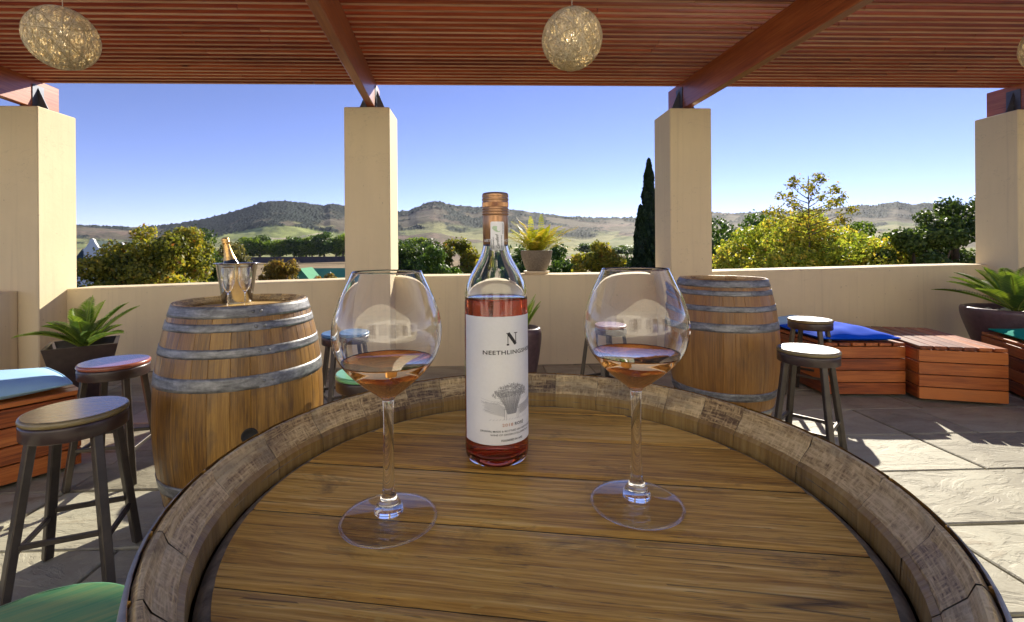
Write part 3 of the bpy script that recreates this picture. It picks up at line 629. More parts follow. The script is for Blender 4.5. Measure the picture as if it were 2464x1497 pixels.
def dutch(px, Y, y0, wpx, label):
    p = ony(px, y0, Y); wd = wpx*Y/FPX; zb = -7.0; L = 9; t = gable('manor_house', (p.x, Y+L/2, zb), L, wd*1.0, p.z-zb-wd*.75, wd*.55, RD(90), M['thatch'], M['whitewall'], label, 'house')
    b = MB(); hz = p.z-zb; pr = [(-.62, 0), (-.62, hz-wd*.95), (-.72, hz-wd*.9), (-.5, hz-wd*.72), (-.42, hz-wd*.62), (-.2, hz-wd*.28), (-.16, hz-wd*.1), (0, hz), (.16, hz-wd*.1), (.2, hz-wd*.28), (.42, hz-wd*.62), (.5, hz-wd*.72), (.72, hz-wd*.9), (.62, hz-wd*.95), (.62, 0)]
    V = [(-L/2-.75, x*wd, z) for x, z in pr]+[(-L/2-.45, x*wd, z) for x, z in pr]; n = len(pr)
    b.add(V, [tuple(range(n)), tuple(reversed(range(n, 2*n)))]+[(i, (i+1) % n, n+(i+1) % n, n+i) for i in range(n)]); b.build('gable', M['whitewall'], t); return t
dutch(233, 60, 574, 30, 'white curly-gabled manor house seen over the left maple')
dutch(303, 62, 584, 17, 'small white gable right of the white manor house')
p = ony(268, 606, 63); gable('manor_house', (p.x-1.2, 66, -7), 9, 4, 6.3, 2.2, 0, M['thatch'], M['whitewall'], 'white wing of the manor house with a dark thatched roof', 'house')

# ================================================================ BARRELS
def barrel_r(z, Hh, rh, rb): return rb-(rb-rh)*abs(2*z/Hh-1)**2.1
def barrel(name, loc, Hh, rh, rb, hoops, oak, label, rz=0, staves=30, fine=False, chime=None, bung=None, seam=25):
    t = empty(name, loc, rz); tag(t, label, 'barrel', 'old oak wine barrels used as tables')
    b = MB(); rs = random.Random(int(rh*1e4)+staves); ang = [0]
    for i in range(staves): ang.append(ang[-1]+rs.uniform(.7, 1.3))
    ang = [a/ang[-1]*2*pi for a in ang]; zs = [Hh*k/22 for k in range(23)]
    zc = Hh-.0
    for i in range(staves):
        a0, a1 = ang[i], ang[i+1]; tn = rs.random(); off = rs.random()*50; K = [(a0, -.0018), (a0+.006, 0), ((2*a0+a1)/3, 0), ((a0+2*a1)/3, 0), (a1-.006, 0), (a1, -.0018)]
        V = []; G = []
        for z in zs:
            r0 = barrel_r(z, Hh, rh, rb)
            for a, dr in K: V.append(((r0+dr)*cos(a), (r0+dr)*sin(a), z)); G.append((z+off, (a-a0)*r0+off, 0))
        F = [(k*6+j, k*6+j+1, k*6+6+j+1, k*6+6+j) for k in range(len(zs)-1) for j in range(5)]
        b.add(V, F, tn, G, 0, False)
    b.build('staves', M[oak], t)
    # chime: bevelled stave ends, stave by stave
    c = MB(); re = rh; ci = chime or dict(bev=.024, drop=.022, wall=.036, ri=.030)
    for i in range(staves):
        a0, a1 = ang[i], ang[i+1]; tn = rs.random(); off = rs.random()*50; dz = rs.uniform(-.0004, .0004); dr = rs.uniform(-.0003, .0003); g = .0003/re
        prof = [(re+.0005, -.012), (re-.0006, -.003), (re-.004, 0), (re-.007, -.0005), (re-ci['bev']*.5, -ci['drop']*.42), (re-ci['bev'], -ci['drop']*.95), (re-ci['bev']-.001, -ci['drop']-.001)]
        prof2 = [(re-ci['bev']-.001, -ci['drop']-.001), (re-ci['ri'], -ci['wall']*.8), (re-ci['ri']-.001, -ci['wall']-.012)]
        for PR, mi in ((prof, 0), (prof2, 1)):
            V = []; G = []; A = [a0+g, (3*a0+a1)/4, (a0+a1)/2, (a0+3*a1)/4, a1-g]
            for q, (r0, z0) in enumerate(PR):
                for j, a in enumerate(A):
                    e = -.0005 if j in (0, 4) else 0; w1 = rs.uniform(-.0004, .0004) if fine else 0
                    V.append(((r0+dr+w1)*cos(a), (r0+dr+w1)*sin(a), Hh+z0+dz+e)); G.append(((a-a0)*re*.8+off, r0+off, z0+off) if mi == 0 else (r0+z0+off, (a-a0)*re+off, 0))
            c.add(V, [(q*5+j, q*5+j+1, q*5+6+j, q*5+5+j) for q in range(len(PR)-1) for j in range(4)], tn, G, mi, False)
    # dark seat under the seams
    c.lathe([(re-.003, Hh-.006), (re-ci['bev'], Hh-ci['drop']-.004), (re-ci['ri']-.0005, Hh-ci['wall'])], 96, mi=2)
    c.build('chime', [M['chime'], M['chime_in'], M['croze']], t)
    # head of planks running along local x, with a bevelled border
    hz = Hh-ci['head'] if 'head' in ci else Hh-.032; ro = re-ci['ri']-.0035; rm = ro-.011; hd = MB(); sd = rs.uniform(.086, .1); yy = ci.get('seam0', -ro-.03); 
    while yy > -ro: yy -= .095
    while yy < ro:
        y0, y1 = max(yy, -rm+.0001), min(yy+.095, rm-.0001); yy += .095
        if y1 <= y0: continue
        n = 14; V = []; G = []; off = rs.random()*50; tn = rs.random(); dz = rs.uniform(-.0002, .0002) if fine else 0; g = .0006
        for q in range(n+1):
            f = q/n; yv = y0+g+(y1-y0-2*g)*f
            for sx in (-1, 1): V.append((sx*math.sqrt(max(rm*rm-yv*yv, 1e-9)), yv, hz+dz-(.0012 if q in (0, n) else 0))); G.append((V[-1][0]+off, yv+off, 0))
        # split along x so that the bevel stays crisp
        F = [(2*q, 2*q+1, 2*q+3, 2*q+2) for q in range(n)]; hd.add(V, F, tn, G, 0)
    hd.lathe([(rm, hz-.0008), (rm+.004, hz-.001), (ro, hz-.007), (ro+.001, hz-.012)], 96, mi=1, tone=.5)
    hd.lathe([(0, hz-.004), (rm+.001, hz-.004)], 48, mi=1, tone=.2)
    hd.build('head', [M['head_gold' if fine else 'head'], M['croze']], t, fix=False)
    for k, (z0, z1) in enumerate(hoops):
        h = MB(); P = []; n = 5
        for q in range(n): z = z0+(z1-z0)*q/(n-1); P.append((barrel_r(z, Hh, rh, rb)+.0028, z))
        P = [(P[0][0]-.003, z0)]+P+[(P[-1][0]-.003, z1)]
        h.lathe(P, 96, tone=.5)
        a = RD(seam)+k*.03; zc = (z0+z1)/2; rc = barrel_r(zc, Hh, rh, rb)
        pl = [(barrel_r(z, Hh, rh, rb)+.0052, z) for z in (z0+.002, zc, z1-.002)]; h.lathe(pl, 8, a0=a-.09, a1=a+.14, tone=.5)
        h.lathe([(pl[0][0]-.004, pl[0][1]), pl[0]], 8, a0=a-.09, a1=a+.14); h.lathe([(pl[2][0]-.004, pl[2][1]), pl[2]], 8, a0=a-.09, a1=a+.14)
        for aa in (a-.035, a+.07, a-1.9, a+2.0):
            mm = Matrix.Rotation(aa, 3, 'Z') @ Matrix.Rotation(pi/2, 3, 'Y'); rr_ = rc+(.005 if aa in (a-.035, a+.07) else .0026)
            h.lathe([(.0075, 0), (.006, .003), (.003, .0045), (0, .005)], 10, (rr_*cos(aa), rr_*sin(aa), zc), M=mm)
        h.build('hoop', M['hoop'], t)
    if bung:
        a, z = RD(bung[0]), bung[1]; rc = barrel_r(z, Hh, rh, rb)+.001; mm = Matrix.Rotation(a, 3, 'Z') @ Matrix.Rotation(pi/2, 3, 'Y'); q = MB()
        q.lathe([(.03, 0), (.029, .002), (.024, .002), (.023, .0008), (0, .0008)], 28, (rc*cos(a), rc*sin(a), z), M=mm); q.build('bung_hole', plain('black_bung_hole', (.006, .005, .005), .6, 0, .1, 10), t)
    return t
HOOP = lambda H_: [(H_-.048, H_-.003), (H_-.1, H_-.068), (H_-.198, H_-.163), (H_-.322, H_-.27), (.19, .24), (.09, .12), (0.003, .05)]
TB = onz(0, 0, .9)
barrel('wine_barrel', (.051, .4425, 0), .95, .3055, .352, HOOP(.95), 'oak', 'nearest oak barrel serving as the table under the rosé bottle and both glasses', RD(-10), 27, True, dict(bev=.0215, drop=.024, wall=.036, ri=.0265, head=.040, seam0=-.048))
bl = onz(590, 719, .93); barrel('wine_barrel', (bl.x, bl.y-.02, 0), .93, .264, .335, HOOP(.93), 'oak', 'golden oak barrel on the left carrying the ice bucket and two flutes', RD(0), 28, False, None, (-60, .43), -54)
br = onz(1737, 668, .94); barrel('wine_barrel', (br.x, br.y, 0), .94, .272, .342, HOOP(.94), 'oak_pale', 'paler oak barrel on the right with nothing on top, in front of the third pillar', RD(40), 24, False, None, None, 120)

# ================================================================ GLASSES
def shell(prof, th):     # outer profile -> closed thin wall profile
    inn = []
    for i, (r, z) in enumerate(prof):
        a = prof[max(i-1, 0)]; c = prof[min(i+1, len(prof)-1)]; d = (c[0]-a[0], c[1]-a[1]); L = math.hypot(*d) or 1
        inn.append((max(0, r-d[1]/L*th), z+d[0]/L*th))
    return inn
def smoothp(P, n=5):     # Catmull-Rom through profile points
    out = []
    for i in range(len(P)-1):
        p0, p1, p2, p3 = P[max(i-1, 0)], P[i], P[i+1], P[min(i+2, len(P)-1)]
        for k in range(n):
            t = k/n; out.append(tuple(.5*((2*p1[j])+(-p0[j]+p2[j])*t+(2*p0[j]-5*p1[j]+4*p2[j]-p3[j])*t*t+(-p0[j]+3*p1[j]-3*p2[j]+p3[j])*t**3) for j in (0, 1)))
    out.append(P[-1]); return [(max(0, r), z) for r, z in out]
TZ = .9104
def wineglass(loc, label, rz):
    t = empty('wine_glass', loc, rz); tag(t, label, 'wine glass', 'large wine glasses on the near barrel')
    outer = smoothp([(.0052, .1065), (.0085, .1105), (.0165, .1165), (.029, .1275), (.0395, .1395), (.0455, .152), (.0476, .166), (.0462, .180), (.041, .196), (.0350, .2095), (.0302, .2200)], 6)
    inner_b = [(r, z) for r, z in shell(outer, .0009)]
    inner = [(0, .1118), (.004, .1121)]+[(r, z) for r, z in inner_b if r > .0065 and z > .113]
    stem = smoothp([(.0128, .0085), (.0118, .0125), (.0092, .0175), (.0062, .0235), (.0052, .032), (.0047, .055), (.0045, .08), (.0047, .098), (.0052, .1065)], 5)
    prof = [(0, .0066), (.0115, .0068)]+stem[:-1]+outer+[(.0298, .2203)]+list(reversed(inner))
    b = MB(); b.lathe(prof, 72); b.build('bowl_and_stem', M['glass'], t)
    b = MB(); b.lathe([(0, .0006), (.038, .0005), (.0408, .0008), (.0418, .0018), (.0412, .0027), (.039, .0031), (.028, .0041), (.018, .0058), (.012, .0064), (0, .0064)], 96); b.build('foot', M['thin'], t)
    b = MB(); b.tube([(.0414*cos(a*pi/48), .0414*sin(a*pi/48), .0018) for a in range(97)], .0009, 8, caps=False); b.build('foot_rim', M['glass'], t)
    lvl = .1415; wp = [(r+.0004, z) for r, z in inner if z < lvl and r > 0]
    rl = np.interp(lvl, [z for r, z in inner], [r for r, z in inner])+.0004
    b = MB(); b.lathe([(0, .1116)]+wp+[(rl, lvl+.0004), (rl-.0012, lvl), (0, lvl)], 72); b.build('wine', M['wine'], t); return t
p = onz(936, 1251, TZ); wineglass((p.x, p.y, TZ), 'large glass of rosé left of the wine bottle', 0)
p = onz(1532, 1214, TZ); wineglass((p.x, p.y, TZ), 'large glass of rosé right of the wine bottle', 1)

# ================================================================ WINE BOTTLE
def text_mesh(txt, size, mat, parent, name='lettering', center=0., zc=0., R=.0366, off=.0003, rot=0., bold=0., spacing=1., width=None, shear=0., segs=.0012):
    cu = bpy.data.curves.new(name, 'FONT'); cu.body = txt; cu.size = size; cu.align_x = 'CENTER'; cu.align_y = 'CENTER'; cu.offset = bold; cu.space_character = spacing; cu.resolution_u = 3; cu.shear = shear
    o = bpy.data.objects.new(name, cu); COL.objects.link(o); bpy.context.view_layer.update()
    me = bpy.data.meshes.new_from_object(o.evaluated_get(bpy.context.evaluated_depsgraph_get())); bpy.data.objects.remove(o)
    xs = [v.co.x for v in me.vertices]; w0 = max(xs)-min(xs); sx = (width/w0) if width else 1
    bm = bmesh.new(); bm.from_mesh(me)
    ca, sa = cos(rot), sin(rot)
    for v in bm.verts: x, y = v.co.x*sx, v.co.y; v.co = (x*ca-y*sa, x*sa+y*ca, 0)
    lo, hi = min(v.co.x for v in bm.verts), max(v.co.x for v in bm.verts); x = lo+segs
    while x < hi:
        bmesh.ops.bisect_plane(bm, geom=bm.verts[:]+bm.edges[:]+bm.faces[:], plane_co=(x, 0, 0), plane_no=(1, 0, 0)); x += segs
    for v in bm.verts:
        a = center+v.co.x/R; v.co = ((R+off)*sin(a), -(R+off)*cos(a), zc+v.co.y)
    bm.to_mesh(me); bm.free(); me.materials.append(mat)
    o = bpy.data.objects.new(name, me); COL.objects.link(o); o.parent = parent; return o
def strokes(lines, wd, mat, parent, name, R=.0366, off=.0003):
    """thin inked strokes on the cylinder; lines = [((x,z),(x,z),...)] with x as arc length"""
    b = MB()
    for L in lines:
        ww = wd
        if isinstance(L, dict): ww = L['w']; L = L['p']
        Q = []
        for (x0, z0), (x1, z1) in zip(L, L[1:]):
            n = max(1, int(math.hypot(x1-x0, z1-z0)/.0015)); Q += [(x0+(x1-x0)*k/n, z0+(z1-z0)*k/n) for k in range(n)]
        Q.append(L[-1]); V = []
        for i, q in enumerate(Q):
            a, c = Q[max(i-1, 0)], Q[min(i+1, len(Q)-1)]; d = Vector((c[0]-a[0], c[1]-a[1])); d = d.normalized() if d.length else Vector((1, 0))
            for s in (-1, 1):
                x, z = q[0]-s*d.y*ww/2, q[1]+s*d.x*ww/2; V.append(((R+off)*sin(x/R), -(R+off)*cos(x/R), z))
        b.add(V, [(2*i, 2*i+1, 2*i+3, 2*i+2) for i in range(len(Q)-1)], .5)
    return b.build(name, mat, parent, fix=False)
p = onz(1196, 1095, TZ); bt = empty('wine_bottle', (p.x, p.y, TZ), RD(1.5)); tag(bt, 'rosé wine bottle with white label and bronze screw cap between the two large glasses', 'bottle')
out = [(0, .006), (.012, .004), (.024, .0008), (.0305, .0002), (.0345, .002), (.0362, .007), (.0365, .012), (.0365, .178)]+smoothp([(.0365, .178), (.0358, .190), (.0325, .203), (.0262, .2155), (.0195, .2275), (.0155, .239), (.0140, .250), (.0136, .262), (.0135, .300)], 5)[1:]
inn = [(0, .0125), (.02, .0105), (.030, .0085), (.0335, .0115), (.0343, .017), (.0343, .176)]+[(r-.0024, z-.0008) for r, z in smoothp([(.0365, .178), (.0358, .190), (.0325, .203), (.0262, .2155), (.0195, .2275), (.0155, .239), (.0140, .250), (.0136, .262), (.0135, .300)], 5)[1:]]
b = MB(); b.lathe(out+[(.0111, .3)]+list(reversed(inn)), 80); b.build('glass_body', M['bglass'], bt)
b = MB(); lv = .1835; wn = [(r+.0006 if r > 0 else 0, z-(.0006 if z < .012 else 0)) for r, z in inn if z <= lv]; b.lathe(wn+[(.0345, lv+.0006), (.033, lv), (0, lv)], 80); b.build('wine', M['wine_b'], bt)
# capsule and screw cap
b = MB(); cap = [(.01395, .2425), (.01455, .2428), (.01465, .27), (.0147, .2765)]
b.lathe(cap, 56); ob = b.build('capsule', M['capsule'], bt)
b = MB(); P = [(.0147, .2765)]
for z in (.2785, .2815, .2845): P += [(.0142, z-.0009), (.0155, z), (.0155, z+.0009)]
P += [(.0143, .2868), (.0150, .2874)]; b.lathe(P, 56)
kn = 64; V = []; F = []                                     # knurled band
for k in range(kn*2):
    a = pi*k/kn; r0 = .01535 if k % 2 else .0147; V += [(r0*cos(a), r0*sin(a), .2874), (r0*cos(a), r0*sin(a), .2922)]
n2_ = kn*2; F = [(2*i, 2*((i+1) % n2_), 2*((i+1) % n2_)+1, 2*i+1) for i in range(n2_)]; b.add(V, F, .5)
b.lathe([(.0154, .2922), (.0155, .2932), (.0146, .2942), (.0155, .2953), (.0156, .2968), (.0147, .2979), (.0154, .2990), (.0153, .3015), (.0146, .3032), (.013, .3038), (0, .3038)], 56)
b.build('screw_cap', M['capsule'], bt)
text_mesh('NEETHLINGSHOF', .0044, M['white_ink'], bt, 'capsule_lettering', RD(2), .2485, .01462, .00025, spacing=1.05, width=.034, segs=.0006)
# neck seal
b = MB(); R0 = .01475; a0, a1, z0, z1 = RD(-26), RD(38), .2372, .2700; V = []; n = 12
def rr_(u):  # rounded corners
    return .0018*(1-math.sqrt(max(0, 1-max(0, 1-u/.0018)**2))) if u < .0018 else 0
wA = (a1-a0)*R0; cols = [0, .0004, .0009, .0018]+[wA*k/10 for k in range(2, 9)]+[wA-.0018, wA-.0009, wA-.0004, wA]
for x in cols:
    c = rr_(min(x, wA-x)); a = a0+x/R0
    for zz in (z0+c, z1-c): V.append((R0*sin(a), -R0*cos(a), zz))
b.add(V, [(2*i, 2*i+1, 2*i+3, 2*i+2) for i in range(len(cols)-1)], .5); sealo = b.build('neck_seal', M['paper'], bt, fix=False)
RS = .0148; zc = .2505
text_mesh('INTEGRITY &', .0019, M['ink'], sealo, 'seal_lettering', RD(-20), zc-.006, RS, .0002, pi/2, .00002, width=.0105, segs=.0006)
text_mesh('SUSTAINABILITY', .0019, M['ink'], sealo, 'seal_lettering', RD(-12), zc-.0045, RS, .0002, pi/2, .00002, width=.0135, segs=.0006)
text_mesh('Certified', .0046, M['ink'], sealo, 'seal_lettering', RD(6), zc-.0035, RS, .0002, pi/2+.12, .00003, width=.0165, shear=.4, segs=.0006)
text_mesh('WINE AND SPIRIT BOARD', .0015, M['ink'], sealo, 'seal_lettering', RD(24), zc-.0035, RS, .0002, pi/2, .00002, width=.0155, segs=.0006)
text_mesh('8505 565069', .0019, M['ink'], sealo, 'seal_lettering', RD(31), zc+.0115, RS, .0002, pi/2, 0, width=.0115, segs=.0006)
gl = []
for k in range(6): a = k*.5; gl.append(tuple((-.002+.0022*cos(a+q*.5)+.0009*k, .2615+.0030*sin(a+q*.45)) for q in range(8)))
strokes(gl, .0007, M['ink_green'], sealo, 'seal_emblem', RS, .0002)
# label
RL = .03662; C0 = RD(25)
b = MB(); V = []; n = 44; A0, A1 = RD(-72), RD(122); zb_, zt_ = .0265, .1655
for k in range(n+1):
    a = A0+(A1-A0)*k/n
    V += [(RL*sin(a), -RL*cos(a), zb_), (RL*sin(a), -RL*cos(a), zt_)]
b.add(V, [(2*i, 2*i+1, 2*i+3, 2*i+2) for i in range(n)], .5, smooth=True); lab = b.build('label', M['paper'], bt, fix=False)
X0 = C0*RL
strokes([{'w': .0036, 'p': ((X0-.0048, .1475), (X0+.0042, .1352))}, {'w': .0009, 'p': ((X0+.0045, .1475), (X0+.0045, .1345))}, {'w': .0008, 'p': ((X0+.0022, .1474), (X0+.0066, .1474))}, {'w': .0008, 'p': ((X0-.0070, .1474), (X0-.0034, .1474))},
         {'w': .0008, 'p': ((X0-.0052, .1455), (X0-.0052, .1362))}, {'w': .0018, 'p': ((X0-.0066, .1350), (X0-.0038, .1350))}], .001, M['ink'], lab, 'monogram', RL, .0003)
text_mesh('NEETHLINGSHOF', .0062, M['ink'], lab, 'lettering', C0, .1265, RL, .0003, 0, .00008, 1.08, .0665)
text_mesh('2018', .0046, M['ink_copper'], lab, 'lettering', C0-.16, .0478, RL, .0003, 0, .00002, 1.1, .0125)
text_mesh('ROSÉ', .0046, M['ink'], lab, 'lettering', C0+.24, .0478, RL, .0003, 0, .00004, 1.1, .0125)
text_mesh('GROWN, MADE & BOTTLED ON NEETHLINGSHOF', .0027, M['ink'], lab, 'lettering', C0, .0413, RL, .0003, 0, .00002, 1, .074)
text_mesh('WINE OF ORIGIN STELLENBOSCH', .0027, M['ink'], lab, 'lettering', C0, .0374, RL, .0003, 0, .00002, 1, .050)
text_mesh('FOUNDED IN 1692', .0030, M['ink'], lab, 'lettering', C0, .0312, RL, .0003, 0, .00007, 1, .0265)
# engraved picture: tree, gateposts, vineyard rows
rs = random.Random(4); Ls = []; Lg = []
for k in range(620):        # canopy scribble
    a = rs.random()*2*pi; q = rs.random()**.5; x = X0-.001+.0215*q*cos(a); z = .0858+.0068*q*sin(a)-.35*abs(x-X0)**2/.03; a2 = rs.random()*6.28; Ls.append({'w': .00032, 'p': ((x, z), (x+.0012*cos(a2), z+.0008*sin(a2)), (x+.0016*cos(a2+.9), z+.0014*sin(a2+.9)))})
for k in range(34):         # fan of limbs
    f = (k+rs.random()*.6)/34*2-1; Ls.append({'w': .0004, 'p': ((X0-.001+f*.0052, .0595), (X0-.001+f*.0085, .0690), (X0-.001+f*.0185, .0835+.002*rs.random()))})
for k in range(26):         # field rows
    z = .0585+k*.0004; Lg.append({'w': .00026, 'p': ((X0-.034+rs.random()*.004, z+.0045), (X0-.018, z+.001+k*.0001), (X0-.009, z-.0015))}); Lg.append({'w': .00026, 'p': ((X0+.009, z-.001), (X0+.02, z+.001), (X0+.032, z+.004))})
for k in range(60):         # hedge and hills
    x = X0-.036+rs.random()*.03; z = .0705+rs.random()*.003-(x-X0+.02)*.02; Lg.append({'w': .0004, 'p': ((x, z), (x+.0012, z+.0008*rs.random()))})
Lg.append({'w': .0003, 'p': ((X0-.036, .077), (X0-.026, .0745), (X0-.016, .0735), (X0-.010, .0745))}); Lg.append({'w': .0003, 'p': ((X0+.012, .0735), (X0+.022, .0765), (X0+.034, .0790))})
for sx in (-.0085, .0068):
    for e in (-.0012, .0012): Ls.append({'w': .0003, 'p': ((X0+sx+e, .0535), (X0+sx+e, .0645))})
    Ls.append({'w': .0006, 'p': ((X0+sx-.0018, .0650), (X0+sx+.0018, .0650))}); Ls.append({'w': .0004, 'p': ((X0+sx-.001, .0665), (X0+sx+.001, .0665))})
for k in range(14): x = X0-.026+k*.0035; Lg.append({'w': .0005, 'p': ((x, .0532), (x+.0022, .0545+.0008*rs.random()))})
strokes(Ls, .0004, M['ink_grey'], lab, 'engraving', RL, .0003); strokes(Lg, .0003, M['ink_light'], lab, 'engraving', RL, .00025)

# ================================================================ BUCKET, BOTTLE, FLUTES
HZ = .93-.032+.0006
def_x = bl.x; bk = Vector((onz(571, 727, HZ).x, onz(571, 727, HZ).y, HZ))
t = empty('ice_bucket', bk); tag(t, 'shiny steel ice bucket standing on the left barrel', 'ice bucket')
b = MB(); o_ = smoothp([(0, .0005), (.058, .0005), (.064, .004), (.068, .03), (.088, .17), (.0905, .186)], 4)
b.lathe(o_, 56); b.lathe([(.0905, .186), (.100, .1875), (.1005, .190), (.0895, .189), (.067, .03), (.06, .006), (0, .006)], 56); b.build('pail', M['chrome'], t, fix=False)
t = empty('sparkling_bottle', (bk.x, bk.y, bk.z+.01)); t.rotation_euler = (RD(4), RD(-11), 0); tag(t, 'dark sparkling wine bottle with gold foil neck leaning in the ice bucket', 'bottle')
b = MB(); b.lathe(smoothp([(0, 0), (.04, .001), (.042, .01), (.042, .14), (.038, .165), (.0285, .195), (.02, .222)], 4), 40, c=(0.012, 0, 0)); b.build('glass_body', M['dark_glass'], t)
b = MB(); b.lathe(smoothp([(.0285, .197), (.0215, .222), (.0165, .25), (.0148, .272)], 4)+[(.0148, .276), (.0172, .278), (.0174, .286), (.0160, .288), (.0175, .292), (.0170, .303), (.012, .3065), (0, .307)], 40, c=(0.012, 0, 0)); b.build('foil', M['gold'], t)
def flute(px, py, label):
    p = onz(px, py, HZ); t = empty('champagne_flute', (p.x, p.y, HZ)); tag(t, label, 'champagne flute', 'champagne flutes in front of the ice bucket')
    ou = smoothp([(.0035, .078), (.008, .083), (.017, .096), (.0235, .115), (.0255, .135), (.0245, .16), (.0222, .182)], 5); inr = [(0, .083)]+[(r-.001, z+.0008) for r, z in ou if r > .009]
    pr = [(0, .0004), (.029, .0004)]+smoothp([(.030, .001), (.022, .003), (.008, .006), (.004, .014), (.0032, .04), (.0035, .078)], 4)[:-1]+ou+list(reversed(inr)); b = MB(); b.lathe(pr, 48); b.build('crystal', M['glass'], t)
flute(549, 752, 'left empty champagne flute before the ice bucket'); flute(590, 748, 'right empty champagne flute before the ice bucket')

# ================================================================ STOOLS
SH = .59
def stool(loc, rz, seat_m, edge_m, label, h=SH):
    t = empty('bar_stool', (loc[0], loc[1], 0), rz); tag(t, label, 'stool', 'round bar stools around the barrels')
    b = MB(); b.lathe([(0, h-.022), (.145, h-.022), (.1495, h-.018), (.151, h-.012), (.1495, h-.005), (.146, h-.0008), (.143, h-.0002)], 64, mi=1)
    n = 24; V = []; 
    ys = [-.143+.286*k/n for k in range(n+1)]
    for yv in ys:
        xx = math.sqrt(max(.143**2-yv*yv, 1e-9)); V += [(-xx, yv, h), (xx, yv, h)]
    b.add(V, [(2*i, 2*i+1, 2*i+3, 2*i+2) for i in range(n)], .5, [(v[0]+loc[0]*3, v[1]+loc[1], 0) for v in V], 0); b.build('seat', [M[seat_m], M[edge_m]], t)
    b = MB(); b.lathe([(.139, h-.0225), (.147, h-.0225), (.1485, h-.03), (.148, h-.07), (.145, h-.0735), (.137, h-.0735), (.137, h-.0225)], 64); ap = b.build('apron', M['apron'], t)
    ft = []
    for k in range(4):
        a = pi/4+k*pi/2; top = Vector((.122*cos(a), .122*sin(a), h-.06)); bot = Vector((.195*cos(a), .195*sin(a), .004)); d = top-bot; ft.append((top, bot))
        q = Matrix.Rotation(a, 3, 'Z') @ Matrix.Rotation(-math.atan2(.073, h-.064), 3, 'Y'); b = MB(); b.box((top+bot)/2, (.026, .030, d.length), M=q, bev=.003, grain=2)
        b.build('leg', M['steel'], t)
    for k in range(4):
        fz = .165 if k % 2 else .19; P = []
        for j in (k, (k+1) % 4): tp_, bo = ft[j]; f = (fz-bo.z)/(tp_.z-bo.z); P.append(bo+(tp_-bo)*f)
        d = P[1]-P[0]; b = MB(); q = Matrix.Rotation(math.atan2(d.y, d.x), 3, 'Z'); b.box((P[0]+P[1])/2, (d.length-.028, .014, .018), M=q, bev=.002); b.build('stretcher', M['steel'], t)
    return t
def at(px, py): p = onz(px, py, SH); return (p.x, p.y)
stool(at(183, 983), RD(20), 'seat_brown', 'seat_rim_olive', 'brown-topped stool at the left, nearest of the two beside the planter')
stool(at(276, 868), RD(12), 'seat_purple', 'seat_edge', 'plum-topped stool with a red rim between the left barrel and the square planter')
p = onz(150, 1403, SH); stool((p.x+.055, p.y-.145), RD(35), 'seat_green', 'seat_mint', 'green streaky seat of the stool cut off by the bottom left corner')
stool(at(829, 799), RD(30), 'seat_blue', 'seat_blue', 'blue-topped stool behind the left barrel, seen beside the left glass')
stool(at(889, 893), RD(5), 'seat_mint', 'seat_mint', 'mint green stool right behind the left wine glass')
stool(at(1455, 780), RD(25), 'seat_purple', 'seat_edge', 'plum-topped stool seen through the right wine glass')
stool(at(1944, 838), RD(42), 'seat_grey', 'seat_rim_olive', 'grey-topped stool at the right, the nearer one on the sunlit paving')
stool(at(1949, 767), RD(38), 'seat_grey', 'seat_rim_olive', 'grey-topped stool at the right, the farther one by the blue cushion')

# ================================================================ BENCHES
def bench(loc, rz, L, Wd, h, label, name='storage_bench', boards=4):
    """box of horizontal boards; local x = width, y = length away from the viewer, origin at front-left floor corner"""
    t = empty(name, loc, rz); tag(t, label, 'bench', 'slatted red cedar box benches')
    bh = (h-.045)/boards; g = .007
    for nm, kk in (('front_panel', 0), ('back_panel', 1), ('side_panel', 2), ('side_panel', 3)):
        b = MB()
        for i in range(boards):
            z = .018+bh*(i+.5)
            if kk < 2: b.box((Wd/2, .011 if kk == 0 else L-.011, z), (Wd, .022, bh-g), bev=.002)
            else: b.box((.011 if kk == 2 else Wd-.011, L/2, z), (.022, L-.046, bh-g), grain=1, bev=.002)
        b.build(nm, M['crate'], t)
    b = MB(); n = 6; wd = Wd/n
    for i in range(n): b.box((wd*(i+.5), L/2, h-.012), (wd-.012, L+.01, .024), grain=1, bev=.003)
    b.build('lid', M['crate'], t)
    b = MB(); b.box((Wd/2, L/2, h/2-.03), (Wd-.06, L-.06, h-.08)); b.build('inner_box', M['apron'], t)
    return t
def cushion(loc, rz, L, Wd, th, mat, label):
    t = MB(); nx_, ny_ = 28, 28; V = []; 
    def f(u): return (1-abs(u)**5)
    for s in (1, -1):
        for i in range(nx_+1):
            for j in range(ny_+1):
                u, v = 2*i/nx_-1, 2*j/ny_-1; e = max(0, f(u)*f(v))**.5; wv = .004*sin(u*7+v*3)+.003*sin(v*9-u*4)
                V.append((Wd/2+u*Wd/2*(1-.02*v*v), L/2+v*L/2*(1-.02*u*u), th*.38+s*th*.36*e+(th*.42*(1-u*u)*(1-v*v)*e if s > 0 else 0)+wv*e*(s > 0)))
    N = (nx_+1)*(ny_+1); F = []
    for s in (0, 1):
        for i in range(nx_):
            for j in range(ny_): a = s*N+i*(ny_+1)+j; q = (a, a+ny_+1, a+ny_+2, a+1); F.append(q if s == 0 else tuple(reversed(q)))
    t.add(V, F, .5, smooth=True)
    edge = [((Wd/2+u*Wd/2*(1-.02*v*v)), L/2+v*L/2*(1-.02*u*u), th*.38) for u, v in [(-1+2*k/20, -1) for k in range(20)]+[(1, -1+2*k/20) for k in range(20)]+[(1-2*k/20, 1) for k in range(20)]+[(-1, 1-2*k/20) for k in range(21)]]
    t.tube(edge, .005, 6)
    o = t.build('seat_cushion', M[mat], None, loc, fix=False); o.rotation_euler = (0, 0, rz); tag(o, label, 'cushion', 'canvas bench cushions'); return o
BH = .412
